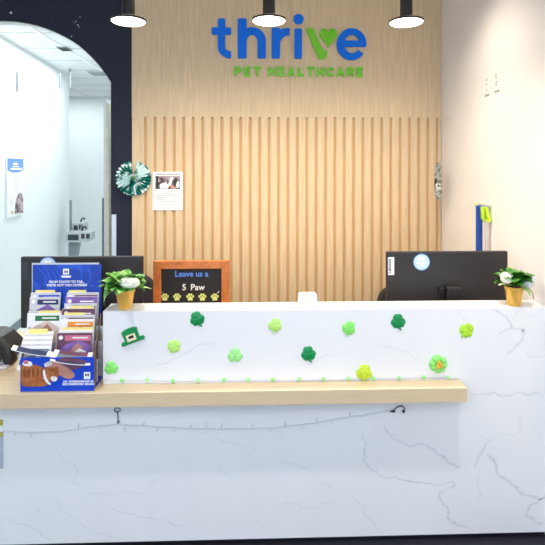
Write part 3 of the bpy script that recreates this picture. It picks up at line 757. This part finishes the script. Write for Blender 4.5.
# ================================================================== PENDANT LAMPS
for px,py,lab in ((128.5,21.5,'black pendant lamp with glowing flat disc at the edge of the oak panelling, left'),
               (269,21,'black pendant lamp with glowing flat disc in front of the logo sign'),
               (406.3,22.5,'black pendant lamp with glowing flat disc right of the logo sign')):
    Y = 2.55; c = P(px,py,Y); r = 17.2/(F/Y)
    t = thing('pendant_lamp', c, lab, 'lamp', 'pendant lamps over the desk')
    MB().lathe([(r*.96,.0),(r,.004),(r,.010),(r*.9,.014),(r*.42,.020),(0,.022)],c,48).build('disc_shade', M['black_lamp'], t, smooth=True)
    MB().lathe([(0,-.010),(r*.6,-.008),(r*.9,-.004),(r*.955,.001),(0,.002)],c,48).build('diffuser', M['lit'], t, smooth=True)
    rs = 6.2/(F/Y); MB().lathe([(rs,.018),(rs,.42),(rs*.9,.425),(0,.426)],c,28).build('stem', M['black_lamp'], t, smooth=True)
    MB().tube([(c.x,c.y,c.z+.42),(c.x,c.y,3.03)],.004,8).build('cord', M['black_lamp'], t)
    MB().lathe([(.05,3.03-c.z),(.05,3.0495-c.z),(0,3.0496-c.z)],c,24).build('ceiling_canopy', M['black_lamp'], t, smooth=True)
    L = bpy.data.lights.new('pendant_light','SPOT'); L.energy = 20; L.color = (1,.80,.55); L.spot_size = math.radians(150); L.spot_blend = .7; L.shadow_soft_size = .08
    lo = bpy.data.objects.new('pendant_light', L); C.objects.link(lo); lo.location = (c.x,c.y,c.z-.03)

# ================================================================== LOGO SIGN
Y1 = PF-.0005; Y0 = PF-.014
sg = thing('logo_sign', P(288,68,PF), 'blue and green thrive pet healthcare logo lettering on the oak wall', 'sign')
def z1(x,y): p = P(205+x/6.41,10+y/6.41,PF); return (p.x,p.z)
def z2(x,y): p = P(285+x/6.41,10+y/6.41,PF); return (p.x,p.z)
S = 1/6.41/(F/PF)     # one zoomed pixel in metres
def letter(fn, m): mb = MB(.00012); fn(mb); return mb.build('letter', M[m], sg)
def arcpts(cx,cz,rx,rz,a0_,a1_,n=20): return [(cx+rx*math.cos(math.radians(a0_+(a1_-a0_)*k/n)),cz+rz*math.sin(math.radians(a0_+(a1_-a0_)*k/n))) for k in range(n+1)]
def rbar(mb, zf, x0,y0,x1,y1, r=9):      # bar with slightly rounded corners
    a_,b_ = zf(x0,y1), zf(x1,y0); rr = r*S; pl = []
    for cx,cz,aa in ((b_[0]-rr,b_[1]-rr,0),(a_[0]+rr,b_[1]-rr,90),(a_[0]+rr,a_[1]+rr,180),(b_[0]-rr,a_[1]+rr,270)):
        pl += arcpts(cx,cz,rr,rr,aa,aa+90,4)
    mb.prism(pl,Y0,Y1)
def zpoly(mb, zf, L): mb.prism([zf(x,y) for x,y in L],Y0,Y1)
def ring(mb, pts_out, pts_in):
    n = len(pts_out)
    for i in range(n-1): mb.prism([pts_out[i],pts_out[i+1],pts_in[i+1],pts_in[i]],Y0,Y1)
def L_t(mb):
    zpoly(mb,z1,[(83,66),(92,57),(122,57),(130,66),(130,240),(83,240)]); rbar(mb,z1,43,115,168,160)
    o = [(83+ (85)*(1-math.cos(math.radians(a))), 240+72*math.sin(math.radians(a))) for a in range(0,91,9)]
    i_ = [(130+ 28*(1-math.cos(math.radians(a))), 240+25*math.sin(math.radians(a))) for a in range(0,91,9)]
    o2 = [z1(min(x,160),y) for x,y in o]; ring(mb,o2,[z1(x,y) for x,y in i_]); rbar(mb,z1,138,265,168,312,8)
def L_h(mb):
    rbar(mb,z1,210,57,267,312); rbar(mb,z1,337,190,390,312)
    o = [z1(*q) for q in arcpts(300,200,90,-86,180,0,24)]; i_ = [z1(*q) for q in arcpts(302,205,35,-44,180,0,24)]
    ring(mb,o,i_); rbar(mb,z1,337,180,390,240,1)
def L_r(mb):
    rbar(mb,z1,427,117,480,312)
    o = [z1(*q) for q in arcpts(535,212,106,-94,180,92,14)]; i_ = [z1(*q) for q in arcpts(540,222,60,-58,180,92,14)]
    ring(mb,o,i_); rbar(mb,z1,520,118,541,165,5)
def L_i(mb): rbar(mb,z2,60,122,107,314)
def L_dot(mb): q = z2(86,61); mb.prism(circle(q[0],q[1],33*S,28),Y0,Y1)
def L_v(mb): zpoly(mb,z2,[(134,126),(142,120),(172,118),(182,124),(238,252),(264,262),(270,272),(258,310),(250,318),(222,319),(213,312)])
def L_heart(mb):
    pl = []
    for a in range(0,361,8):
        q = math.radians(a); x = 16*math.sin(q)**3; y = 13*math.cos(q)-5*math.cos(2*q)-2*math.cos(3*q)-math.cos(4*q); pl.append((277+x*3.5, 172-y*4.3))
    zpoly(mb,z2,pl[:-1])
def L_e(mb):
    o = [z2(*q) for q in arcpts(425,222,95,-102,-6,322,44)]; i_ = [z2(*q) for q in arcpts(427,221,48,-60,-6,322,44)]
    ring(mb,o,i_); rbar(mb,z2,370,200,517,238,6)
for fn,m in ((L_t,'blue'),(L_h,'blue'),(L_r,'blue'),(L_i,'blue'),(L_dot,'blue'),(L_v,'green'),(L_heart,'green'),(L_e,'blue')): letter(fn,m)
G = {'P':[[(0,0),(0,1),(.62,1),(.86,.88),(.86,.62),(.62,.46),(0,.46)]],'E':[[(.8,0),(0,0),(0,1),(.8,1)],[(0,.5),(.7,.5)]],
 'T':[[(0,1),(1,1)],[(.5,1),(.5,0)]],'H':[[(0,0),(0,1)],[(.9,0),(.9,1)],[(0,.5),(.9,.5)]],'A':[[(0,0),(.5,1),(1,0)],[(.22,.3),(.78,.3)]],
 'L':[[(0,1),(0,0),(.75,0)]],'C':[[(.92,.82),(.7,1),(.3,1),(.02,.72),(.02,.28),(.3,0),(.7,0),(.92,.18)]],'R':[[(0,0),(0,1),(.62,1),(.86,.88),(.86,.65),(.62,.5),(0,.5)],[(.45,.48),(.88,0)]]}
txt = 'PET HEALTHCARE'; lo_, hi_ = P(234.8,75.7,PF), P(362.5,76.6,PF); pxm = 1/(F/PF)
wst = 2.5*pxm; hh = 7.3*pxm
WD = {'P':.86,'E':.8,'T':1,'H':.9,'A':1,'L':.75,'C':.92,'R':.88,' ':0}
gap_ = (hi_.x-lo_.x-sum(WD[c] for c in txt)*5.6*pxm-1.2*pxm)/13
x0 = lo_.x+.5*pxm
for i,ch in enumerate(txt):
    if ch != ' ':
        mb = MB(.00012); zz = lo_.z+wst*.25-(i/13)*(lo_.z-hi_.z)
        for ln in G[ch]: stroke(mb,[(x0+a_*5.6*pxm,zz+b_*hh) for a_,b_ in ln],wst,Y0,Y1)
        mb.build('letter', M['green'], sg)
    x0 += WD[ch]*5.6*pxm+gap_

# ================================================================== PAPERS AND DECOR ON THE BACK WALL
Y = PF
a_, b_ = P(152.8,210.3,Y), P(183,171.8,Y)
t = thing('notice', (a_.x/2+b_.x/2,Y,a_.z), 'white printed notice with a dark photo taped to the slatted wall', 'notice')
MB().box(a_.x,b_.x,Y-.004,Y-.0006,a_.z,b_.z).build('sheet', M['paper'], t)
def pb(mb,px0,px1,py0,py1,mi=0): p,q = P(px0,py1,Y),P(px1,py0,Y); mb.box(p.x,q.x,Y-.0055,Y-.0038,p.z,q.z,mi)
m_ = MB(); pb(m_,155.5,180,176,189); ph = m_.build('photo', M['photo'], t)
m_ = MB()
def pp_(L,mi): m_.prism([(P(x,y,Y).x,P(x,y,Y).z) for x,y in L],Y-.0062,Y-.0054,mi)
pp_([(156,176.5),(158.5,176.5),(158.5,188.5),(156,188.5)],0); pp_([(160,184),(166,182),(169,186),(168,188.5),(160,188.5)],1)
pp_([(168,185),(171,177),(173.5,177),(170.5,186)],1); pp_([(173,181),(176,177),(178,180),(175,187)],0); pp_([(176,184),(178.5,180),(179.5,187),(177,188)],1); pp_([(170,188),(172,184),(175,187),(174,188.8)],2)
m_.build('photo_figures', [M['dark_txt'],M['white'],M['skin']], ph)
m_ = MB(); pb(m_,155.5,180.5,173.6,174.7)
for k,(xa,xb) in enumerate(((156,180),(163,173),(156,180),(156,167),(156,165.5),(157,180),(158,179),(163,175),(167,168.5))): pb(m_,xa,xb,191.6+1.85*k,192.1+1.85*k)
m_.build('text_lines', M['grey_txt'], t)
# rosettes
def rosette(mb, cx, cz, yb, R, n=26, gap=.16, mx=None, dep=.03):
    vs = []; fs = []; N = n*2
    for i in range(N+1):
        a_ = PI/2+gap+(2*PI-2*gap)*i/N; zig = i%2
        for r,yy in ((.012,yb-dep*(.6+.4*zig)),(R*.55,yb-dep*(.35+.65*zig)),(R*(1 if zig else .96),yb-dep*(.05+.7*zig))):
            vs.append((cx+r*math.cos(a_),yy,cz+r*math.sin(a_)))
    for i in range(N):
        for k in range(2): fs.append((i*3+k,i*3+k+1,(i+1)*3+k+1,(i+1)*3+k))
    mb.add(vs,fs,0,mx)
c = P(134,178.2,PF)
t = thing('paper_rosette', (c.x,PF-.02,c.z-.13), 'round teal and white pleated rosette hung where oak meets the black wall', 'decoration')
mb = MB(); rosette(mb,c.x,c.z,PF-.003,.128); o = mb.build('pleats', M['ros'], t, recalc=False)
sd = o.modifiers.new('thick','SOLIDIFY'); sd.thickness = .0015
MB().ball((c.x,PF-.036,c.z),.016,.008,.016).build('centre_knot', M['greenp'], t, smooth=True)
# silver rosette seen edge on, by the right wall corner
Yr = 3.33; zc_ = PZ(438.5,181,Yr); xq = PX(438.7,Yr)
t = thing('foil_rosette', (xq,Yr,zc_-.14), 'silver foil rosette seen edge on, hanging by the right corner of the oak wall', 'decoration')
mb = MB(); rosette(mb,0,0,0,.132,20,.1,Matrix.Translation((xq+.012,Yr,zc_)) @ Matrix.Rotation(-PI/2,4,'Z') @ Matrix.Diagonal((.42,1,1,1)),.034)
o = mb.build('pleats', M['ros_silver'], t, recalc=False); sd = o.modifiers.new('thick','SOLIDIFY'); sd.thickness = .0015
MB().ball((xq-.02,Yr,zc_),.008,.018,.022).build('centre_knot', M['steel_dk'], t, smooth=True)
MB().tube([(xq,Yr,zc_+.12),(xq+.002,Yr,PZ(438,122,Yr)),(XR-.002,Yr,PZ(438,118,Yr))],.0018,6).build('string', M['silver'], t)
# pale blue acrylic card on the black wall
a_, b_ = P(111.6,262,YB-.005), P(116.2,214.5,YB-.005)
tag(MB().box(a_.x,b_.x,YB-.008,YB-.0005,a_.z-.1,b_.z).build('acrylic_sign', M['acry'], bevel=.001), 'narrow pale blue sheet on the black wall beside the arch', 'sign')

# ================================================================== STRAPS ON THE RIGHT WALL
Ys, zh = onwall(482,207.5)
Yl, zl = onwall(489.3,206)
t = thing('wall_hook', (XR-.02,Yl+.01,zl), 'small steel wall hook holding leashes on the right white wall', 'hook')
MB().box(XR-.004,XR-.0005,Ys-.12,Ys+.05,zh-.005,zh+.02).build('back_plate', M['silver'], t, bevel=.001)
for yy in (Ys+.01,Yl): MB().tube([(XR-.004,yy,zh+.006),(XR-.035,yy,zh+.004),(XR-.04,yy,zh+.018)],.003,8).build('prong', M['silver'], t, smooth=True)
zbm = 1.06
mb = MB()
mb.prism_z([(XR-.036,Ys-.008),(XR-.036,Ys+.008),(XR-.0295,Ys+.012),(XR-.020,Ys+.013),(XR-.0005,Ys+.010),(XR-.0005,Ys-.006),(XR-.018,Ys-.012)],zbm,zh+.012)
tag(mb.build('leash', M['strap_blue'], bevel=.005, bseg=3), 'blue leash hanging folded on the right white wall above the monitor', 'leash')
xs2 = XR-.026
t = thing('lime_leash', (xs2,Yl,PZ(487,222,Yl)), 'lime green looped strap bunched on the wall beside the blue leash', 'strap')
mb = MB(); zz = lambda py: PZ(487,py,Yl)
mb.tube([(xs2-.015,Yl,zz(207)),(xs2-.012,Yl,zz(212)),(xs2-.012,Yl,zz(218)),(xs2,Yl,zz(221)),(xs2+.014,Yl,zz(219)),(xs2+.008,Yl,zz(214)),(xs2+.002,Yl,zz(207))],.012,8,0,None,.012)
mb.tube([(xs2+.004,Yl-.02,zz(208)),(xs2+.004,Yl-.025,zz(214)),(xs2+.016,Yl-.03,zz(219)),(xs2+.006,Yl-.03,zz(221.5))],.009,8)
mb.build('loop', M['strap_lime'], t, smooth=True)
mb = MB(); pa = onwall(477,204.5); mb.tube([(XR-.012,pa[0],pa[1]+.01),(XR-.02,Ys+.01,zh-.012)],.004,6); mb.build('loose_end', M['strap_lime'], t, smooth=True)
mb = MB()
for k in (-1,1): mb.tube([(xs2+.004+.006*k,Yl-.014-.004*k,zz(221)-(zz(221)-zbm)*q/6+0) for q in range(7)],.0048,7)
tag(mb.build('cord', M['strap_grey'], smooth=True), 'pale grey cord hanging below the lime strap on the right wall', 'cord')

# ================================================================== DESK PHONE at the left
Yp = 2.47; xa = -1.62; xb = PX(13,Yp); cx = (xa+xb)/2
t = thing('desk_phone', (cx,Yp,ZW), 'black desk phone on the wooden worktop at the left edge', 'phone')
mb = MB(); mb.prism([(xa,ZW+.012),(xb,ZW+.012),(xb-.01,ZW+.07),(xb-.06,ZW+.12),(xb-.10,ZW+.135),(xa,ZW+.14)],Yp-.02,Yp+.14); mb.build('body', M['black'], t, bevel=.012, bseg=3)
mb = MB(); pts = []
for k in range(13):
    a_ = PI*.02+PI*.55*k/12; pts.append((xb-.12+.14*math.cos(a_),Yp-.055,ZW+.025+.125*math.sin(a_)))
mb.tube(pts,[.024,.026,.026,.024,.02,.019,.019,.019,.019,.019,.02,.022,.022],12); mb.ball((pts[0][0]-.01,Yp-.05,ZW+.035),.035,.03,.032); mb.build('handset', M['black'], t, smooth=True)
mb = MB()
mb.tube([(pts[0][0]-.045+.012*math.cos(q*1.2),Yp-.085-.0*q,ZW+.03+.0045*q+.005*math.sin(q*1.2)) for q in range(14)],.003,6); mb.build('cord', M['black'], t, smooth=True)
MB().box(xa,xb+.018,Yp-.10,Yp+.14,ZW+.0005,ZW+.0118).build('base', M['palegrey'], t, bevel=.004)

# ================================================================== BROCHURE DISPLAY
YD0 = YF-.066; YD1 = YD0+.27
bx0, bx1 = PX(20.2,YD0), PX(94,YD0)
cxd = (bx0+bx1)/2
t = thing('brochure_display', (cxd,(YD0+YD1)/2,ZW+.0005), 'blue countertop brochure display box with printed back panel', 'brochure holder')
ztop = PZ(65,264.5,YD1)
pbx0, pbx1 = PX(33,YD1), PX(101.5,YD1)
mb = MB(); mb.box(pbx0,pbx1,YD1-.004,YD1,ZW+.001,ztop); bp = mb.build('back_panel', M['hill_blue'], t, bevel=.001)
mb = MB(); mb.box(pbx0-.006,pbx1-.012,YD1+.0005,YD1+.004,ZW+.2,PZ(60,263,YD1)); mb.build('clear_backing', M['clear'], t)
zf = PZ(57,357.5,YD0)
mb = MB(); mb.box(bx0,bx1,YD0,YD0+.004,ZW+.001,zf); fp = mb.build('front_panel', M['box_blue'], t, bevel=.001)
for xs_,nm in ((bx0,0),(bx1-.004,1)):
    xo = pbx0 if nm == 0 else pbx1-.004
    mb = MB(); z2_ = ZW+.26
    mb.add([(xs_,YD0+.004,ZW+.001),(xs_+.004,YD0+.004,ZW+.001),(xo+.004,YD1-.004,ZW+.001),(xo,YD1-.004,ZW+.001),
            (xs_,YD0+.004,zf-.002),(xs_+.004,YD0+.004,zf-.002),(xo+.004,YD1-.004,z2_),(xo,YD1-.004,z2_)],
           [(0,3,2,1),(4,5,6,7),(0,1,5,4),(1,2,6,5),(2,3,7,6),(3,0,4,7)])
    mb.build('side_panel', M['card_edge'], t)
MB().box(bx0+.004,bx1-.004,YD0+.004,YD1-.004,ZW+.001,ZW+.006).build('bottom', M['box_blue'], t)
# tier steps
for k,(yy,zz_) in enumerate(((YD0+.075,.11),(YD0+.135,.17),(YD0+.195,.22))):
    MB().box(bx0+.012,bx1-.008,yy,yy+.003,ZW+.0065,ZW+zz_).build('divider', M['clear'], t)
# prints on the back panel
def on(Yp_, L): return [(P(x,y,Yp_).x,P(x,y,Yp_).z) for x,y in L]
YB_ = YD1-.004
lg = MB(); lg.prism(on(YB_,[(63.2,268.7),(69,268.7),(69,274.5),(63.2,274.5)]),YB_-.0012,YB_-.0001,0)
lg.prism(on(YB_,[(64.6,270.2),(65.6,270.2),(65.6,273.2),(64.6,273.2)]),YB_-.002,YB_-.0011,1); lg.prism(on(YB_,[(66.8,270.2),(67.8,270.2),(67.8,273.2),(66.8,273.2)]),YB_-.002,YB_-.0011,1); lg.prism(on(YB_,[(65.5,271.2),(67,271.2),(67,272.2),(65.5,272.2)]),YB_-.002,YB_-.0011,2)
lg.prism(on(YB_,[(61,275.6),(71.4,275.6),(70.4,277.6),(62.2,277.6)]),YB_-.0012,YB_-.0001,0)
lg.build('emblem', [M['white'],M['dkblue'],M['pink']], bp)
mb = MB()
for s_,px,py in (('FROM TOOTH TO TAIL,',66.5,282.8),("WE'VE GOT YOU COVERED",67,286.2)):
    c = P(px,py,YB_); text(mb,s_,.0158,at(c.x,YB_-.0006,c.z),0,.0004,'CENTER',.0005)
mb.build('lettering', M['white'], bp)
wave_m = mat('blue_wave_print', rgb(34,88,206), .35)
for k in range(7):
    mb = MB(); x0 = 37+k*5.2 if k < 5 else 78+ (k-5)*9
    pts = [(x0+6*math.sin(q*.35)+q*.55*(1 if k<5 else -1),267+q*2.4) for q in range(9)]
    for a_,b_ in zip(pts,pts[1:]):
        p,q = P(*a_,YB_),P(*b_,YB_); mb.prism([(p.x-.003,p.z),(p.x+.003,p.z),(q.x+.003,q.z),(q.x-.003,q.z)],YB_-.0007,YB_-.0001)
    mb.build('wave_print', wave_m, bp)
# prints on the front panel
mb = MB()
def fpz(L):
    if len(L) > 4:
        for _ in range(2):
            L = [q for a_,b_ in zip(L,L[1:]+L[:1]) for q in ((a_[0]*.75+b_[0]*.25,a_[1]*.75+b_[1]*.25),(a_[0]*.25+b_[0]*.75,a_[1]*.25+b_[1]*.75))]
    return [(P(x,y,YD0).x,P(x,y,YD0).z) for x,y in L]
e_ = YD0
def fp_(L, lay, mi): mb.prism(fpz(L), e_-.0006*lay-.0004, e_-.0006*(lay-1)-.0001, mi)
fp_([(60,357),(75,357.5),(90,362),(84,366),(72,371),(66,367),(58,363)],1,3)                    # dark sleeve
fp_([(45,366),(48,361),(56,360),(63,365),(70,369),(76,375),(72,379),(64,378),(57,373)],2,2)     # hand
fp_([(21,386),(21,367),(21,364.5),(29,364),(38,365),(46,369),(50,374),(50,380),(47,386),(36,386.5),(28,386.5)],3,0)   # body
fp_([(44,372),(45,368),(46,363.5),(49,367),(54,367.5),(58.5,366),(58.5,371),(59.5,375),(58,379),(54,381.5),(48,380.5),(44.5,377)],4,0)   # head with ears
for k in range(5): fp_([(24+4.4*k,367.5+(k%2)),(25.6+4.4*k,368.5),(26+4.4*k,374),(24.4+4.4*k,379),(23.8+4.4*k,374)],5,6)   # tabby stripes
for q in ((49.2,369),(51.5,368.8),(53.8,369)): fp_([(q[0]-.35,q[1]),(q[0]+.35,q[1]),(q[0]+.3,q[1]+2.4),(q[0]-.3,q[1]+2.4),(q[0]-.4,q[1]+1)],5,6)
fp_([(43,370),(45.2,369),(46,375),(48.5,381),(52,383.5),(50,385),(45.5,381),(43.5,376)],6,1)      # white bib
fp_([(51,376.5),(54,375.5),(57.5,377),(57.5,380),(54.5,381.5),(51.5,379.8)],6,1)                  # muzzle
fp_([(53.6,376.3),(55.4,376.3),(54.9,377.4),(54.1,377.4),(53.6,376.8)],7,5)                       # nose
for q in (50.6,56.2): fp_([(q-.8,373.6),(q,372.9),(q+.8,373.6),(q,374.6),(q-.5,374.4)],6,3)       # eyes
fp_([(44,363.5),(50,360.5),(53,362.5),(52,365),(47,367),(44.5,366)],5,4)                          # cuff
fp_([(22,362),(30,360.5),(33,363),(32,366),(24,366)],5,1)
mb.prism(fpz([(24,360),(28.5,360),(28.5,363.5),(24,363.5)]),YD0-.0040,YD0-.0031,5)
mb.build('cat_picture', [M['cat'],M['paper'],M['skin'],M['plum'],M['palegrey'],M['pink'],mat('dark_fur_print',rgb(128,62,24),.6)], fp)
mb = MB(); mb.prism(fpz([(84,372),(90.3,372),(90.3,379),(84,379)]),YD0-.0012,YD0-.0001,0); mb.prism(fpz([(85.4,373.4),(86.4,373.4),(86.4,376),(85.4,376)]),YD0-.002,YD0-.0011,1); mb.prism(fpz([(88,373.4),(89,373.4),(89,376),(88,376)]),YD0-.002,YD0-.0011,1); mb.prism(fpz([(86.3,374.2),(88.2,374.2),(88.2,375.2),(86.3,375.2)]),YD0-.002,YD0-.0011,1)
mb.build('emblem', [M['white'],M['dkblue']], fp)
mb = MB()
for s_,px,py in (("U.S. VETERINARIANS' #1",78.5,382.3),('RECOMMENDED BRAND',78.5,385)):
    c = P(px,py,YD0); text(mb,s_,.0125,at(c.x,YD0-.0005,c.z),0,.0004,'CENTER',.0004)
mb.build('lettering', M['white'], fp)

# brochures: each a thing; local frame = foot of the sheet, leaning back
def brochure(px0, px1, ptop, Y, hgt, lean, head, body, art, label, tabspan=None, group='brochures in the display', rz=0, head2=None):
    xa, xb = PX(px0,Y), PX(px1,Y); cx = (xa+xb)/2; w_ = (xb-xa)/2; zt = PZ((px0+px1)/2,ptop,Y)
    h_ = hgt; base = Vector((cx,Y-h_*math.sin(lean),zt-h_*math.cos(lean)))
    t_ = thing('brochure', base, label, 'brochure', group)
    mx = Matrix.Rotation(rz,4,'Z') @ Matrix.Rotation(-lean,4,'X')
    mb = MB(); mb.box(-w_,w_,-.0012,.0012,0,h_,0,mx); mb.build('pages', M['paper'], t_, world=False)
    mb = MB(); e = .0012
    mb.box(-w_+.001,w_-.001,-.0019,-.0013,.0,h_-.001,0,mx)
    mb.box(-w_+.038,w_-.006,-.0026,-.0018,h_-.036,h_-.012,1,mx)                    # title band
    mb.prism([(-w_+.009+.010+.010*math.cos(q*PI/5),h_-.022+.010*math.sin(q*PI/5)) for q in range(10)],-.0026,-.0018,2,mx)
    if art:
        z0 = h_*.22; z1_ = h_-.034
        mb.prism([(-w_+.004,z0),(w_-.004,z0),(w_-.004,z1_*.8),(w_*.2,z1_),(-w_*.5,z1_*.85),(-w_+.004,z1_*.6)],-.0026,-.0018,3,mx)
        mb.prism([(-w_*.7,z0),(w_*.1,z0),(w_*.5,z1_*.75),(w_*.2,z1_*.92),(-w_*.3,z1_*.6)],-.0033,-.0025,4,mx)
        mb.prism([(-w_*.1,z0+.01),(w_*.6,z0+.02),(w_*.7,z1_*.62),(w_*.3,z1_*.72),(-w_*.3,z1_*.5)],-.0040,-.0032,5,mx)
        mb.box(-w_*.1,w_*.75,-.0033,-.0026,h_-.026,h_-.020,2,mx)
    mb.build('cover', [M[body],M[head],M['white'],M[art[0] if art else body],M[art[1] if art else body],M[art[2] if art else body]], t_, world=False)
    if tabspan:
        a_,b_ = tabspan; mb = MB(); mb.box(-w_+2*w_*a_,-w_+2*w_*b_,-.0004,.0004,h_-.002,h_+.012,0,mx); mb.build('tab', M['tab'], t_, world=False)
    return t_
D = YD0
# back row (row 1 and 2)
brochure(31,61,292.5,D+.255,.24,.08,'box_blue','palegrey',('slate','palegrey','slate'),'grey and blue brochure with yellow tab, top left at the back of the display',(.15,.8))
brochure(30,60,297,D+.240,.22,.08,'dkblue','palegrey',('purple','slate','palegrey'),'grey brochure with dark blue band in the upper left column of the display')
brochure(67,99,292.5,D+.256,.24,.08,'plum','palegrey',('purple','palegrey','slate'),'pale brochure with yellow tab at the back, topmost in the right column',(.05,.6))
brochure(66,98,296.5,D+.243,.23,.08,'purple','purple',('purple','plum','slate'),'purple brochure high in the right column, behind the others')
brochure(64.5,97,303.5,D+.228,.22,.08,'purple','palegrey',('plum','purple','palegrey'),'pale brochure with lilac band, third from back in the right column')
brochure(62.5,95.5,308.5,D+.212,.20,.09,'plum','plum',('plum','purple','palegrey'),'plum coloured brochure with yellow tab halfway up the right column',(.25,.95))
brochure(61,95,315,D+.190,.20,.09,'plum','palegrey',('palegrey','plum','slate'),'pale brochure with yellow tab right behind the orange one',(.1,.7))
brochure(60,94.5,319,D+.172,.19,.09,'orange','paper',('orange','beige','paper'),'white brochure with orange title band in the right column')
# left column
brochure(27.5,61,313,D+.19,.20,.09,'greenp','paper',('beige','skin','beige'),'white brochure with green title band in the left column',(.35,.98))
brochure(28.5,62,311,D+.205,.20,.09,'slate','palegrey',None,'plain pale brochure tucked just behind the green-banded one')
# front right
brochure(59,94,330,D+.125,.17,.09,'pink','paper',('purple','skin','paper'),'white brochure with yellow tab directly behind the front pink one',(.1,.98))
brochure(57,92.5,332.5,D+.11,.165,.09,'pink','plum',('purple','skin','paper'),'front pink-banded brochure showing hands and a white animal, right column')
# fanned stack front left
for k in range(7):
    f_ = k/6
    brochure(25.0-f_*4.2,54-f_*2.6,331.5+f_*14.5,D+.135-f_*.075,.10,.34,'slate','palegrey' if k%2 else 'paper',('slate','palegrey','slate'),
             'pale leaflet with slate band in the fanned stack, front left of the display',(.1+.05*(k%3),.78) if k < 2 else None,'fanned leaflets in the display')
# splayed leaflets sagging over the front
def sag(px0,px1,py0,py1,Y,m,label,dz):
    a_,b_ = P(px0,py0,Y),P(px1,py1,Y); n=8; vs=[]; 
    for i in range(n+1):
        q=i/n; x=a_.x+(b_.x-a_.x)*q; z=a_.z+(b_.z-a_.z)*q-.006*math.sin(PI*q)
        vs += [(x,Y,z),(x-.004,Y+.03,z+.009),(x-.004,Y+.03,z+.012),(x,Y,z+.0035)]
    fs=[]; 
    for i in range(n):
        for k in range(4): fs.append((i*4+k,i*4+(k+1)%4,(i+1)*4+(k+1)%4,(i+1)*4+k))
    fs += [(3,2,1,0),(n*4,n*4+1,n*4+2,n*4+3)]
    mb = MB(); mb.add(vs,fs,0)
    for i in range(n):
        if .08 < (i+.5)/n < .92: 
            v_ = vs
            mb.add([Vector(v_[i*4+3])+Vector((0,-.0002,.0006)),Vector(v_[(i+1)*4+3])+Vector((0,-.0002,.0006)),Vector(v_[(i+1)*4+2])+Vector((0,0,.0006)),Vector(v_[i*4+2])+Vector((0,0,.0006))],[(0,1,2,3)],1)
    tag(mb.build('brochure', [M['paper'],M[m]]), label, 'brochure', 'leaflets sagging over the display front')
sag(11,51,350,357,D+.008,'dkblue','wide navy leaflet jutting out past the left edge of the display',0)
sag(50,90,361,365.5,D-.010,'dkblue','navy leaflet with white edge sagging over the cat picture, lowest',0)
sag(51,91,358,361.5,D+.006,'slate','white-edged slate leaflet lying just behind the lowest sagging one',0)
sag(53,92,354.5,357.5,D+.040,'plum','plum leaflet sagging at the front, closest to the pink brochure',0)

# ================================================================== CAMERA AND LIGHT
cam = bpy.data.cameras.new('camera'); co = bpy.data.objects.new('camera', cam); C.objects.link(co)
co.location = (0,0,CAMZ); co.rotation_euler = (PI/2,0,-YAW)
cam.sensor_fit = 'HORIZONTAL'; cam.sensor_width = 36; cam.lens = 36*F/545; cam.shift_y = -(272.5-HY)/545
bpy.context.scene.camera = co
def area(name, loc, rot, sx, sy, e, col):
    L = bpy.data.lights.new(name,'AREA'); L.shape = 'RECTANGLE'; L.size = sx; L.size_y = sy; L.energy = e; L.color = col
    o = bpy.data.objects.new(name, L); C.objects.link(o); o.location = loc; o.rotation_euler = rot; return o
def spot(name, loc, e, col, ang, soft, rot=(0,0,0), blend=.5):
    L = bpy.data.lights.new(name,'SPOT'); L.energy = e; L.color = col; L.spot_size = math.radians(ang); L.spot_blend = blend; L.shadow_soft_size = soft
    o = bpy.data.objects.new(name, L); C.objects.link(o); o.location = loc; o.rotation_euler = rot; return o
WARM = (1,.91,.80)
spot('ceiling_downlight', (XE+.02,YF-.65,3.02), 105, WARM, 92, .04, (0,0,0), .7)
spot('ceiling_downlight', (-1.1,YF-.65,3.02), 80, WARM, 120, .06)
for xx,ee in ((-.55,90),(.2,85),(.9,62)): spot('staff_fill_spot', (xx,2.62,3.02), ee, (1,.87,.70), 116, .08, (0,0,0), 1.0)  # added warm spots without fixtures, brightening the lower oak and right wall
area('lobby_fill_light', (-1.0,-.6,3.03), (0,0,0), 3.6, 1.2, 60, (.86,.93,1))  # unseen area lamp added as soft cool fill from the front
area('hall_light', (-2.0,5.2,2.97), (0,0,0), .9, 2.6, 52, (.94,.99,1))
area('hall_light', (-3.4,8.0,2.97), (0,0,0), 1.2, 1.2, 21, (.94,.99,1))
wd = bpy.data.worlds.new('world'); bpy.context.scene.world = wd; wd.use_nodes = True
bg = wd.node_tree.nodes['Background']; bg.inputs['Color'].default_value = (.72,.85,1,1); bg.inputs['Strength'].default_value = 2.85
vs_ = bpy.context.scene.view_settings
vs_.view_transform = 'Standard'; vs_.look = 'None'; vs_.gamma = 1; vs_.exposure = 0.0
try: vs_.use_curve_mapping = False
except Exception: pass
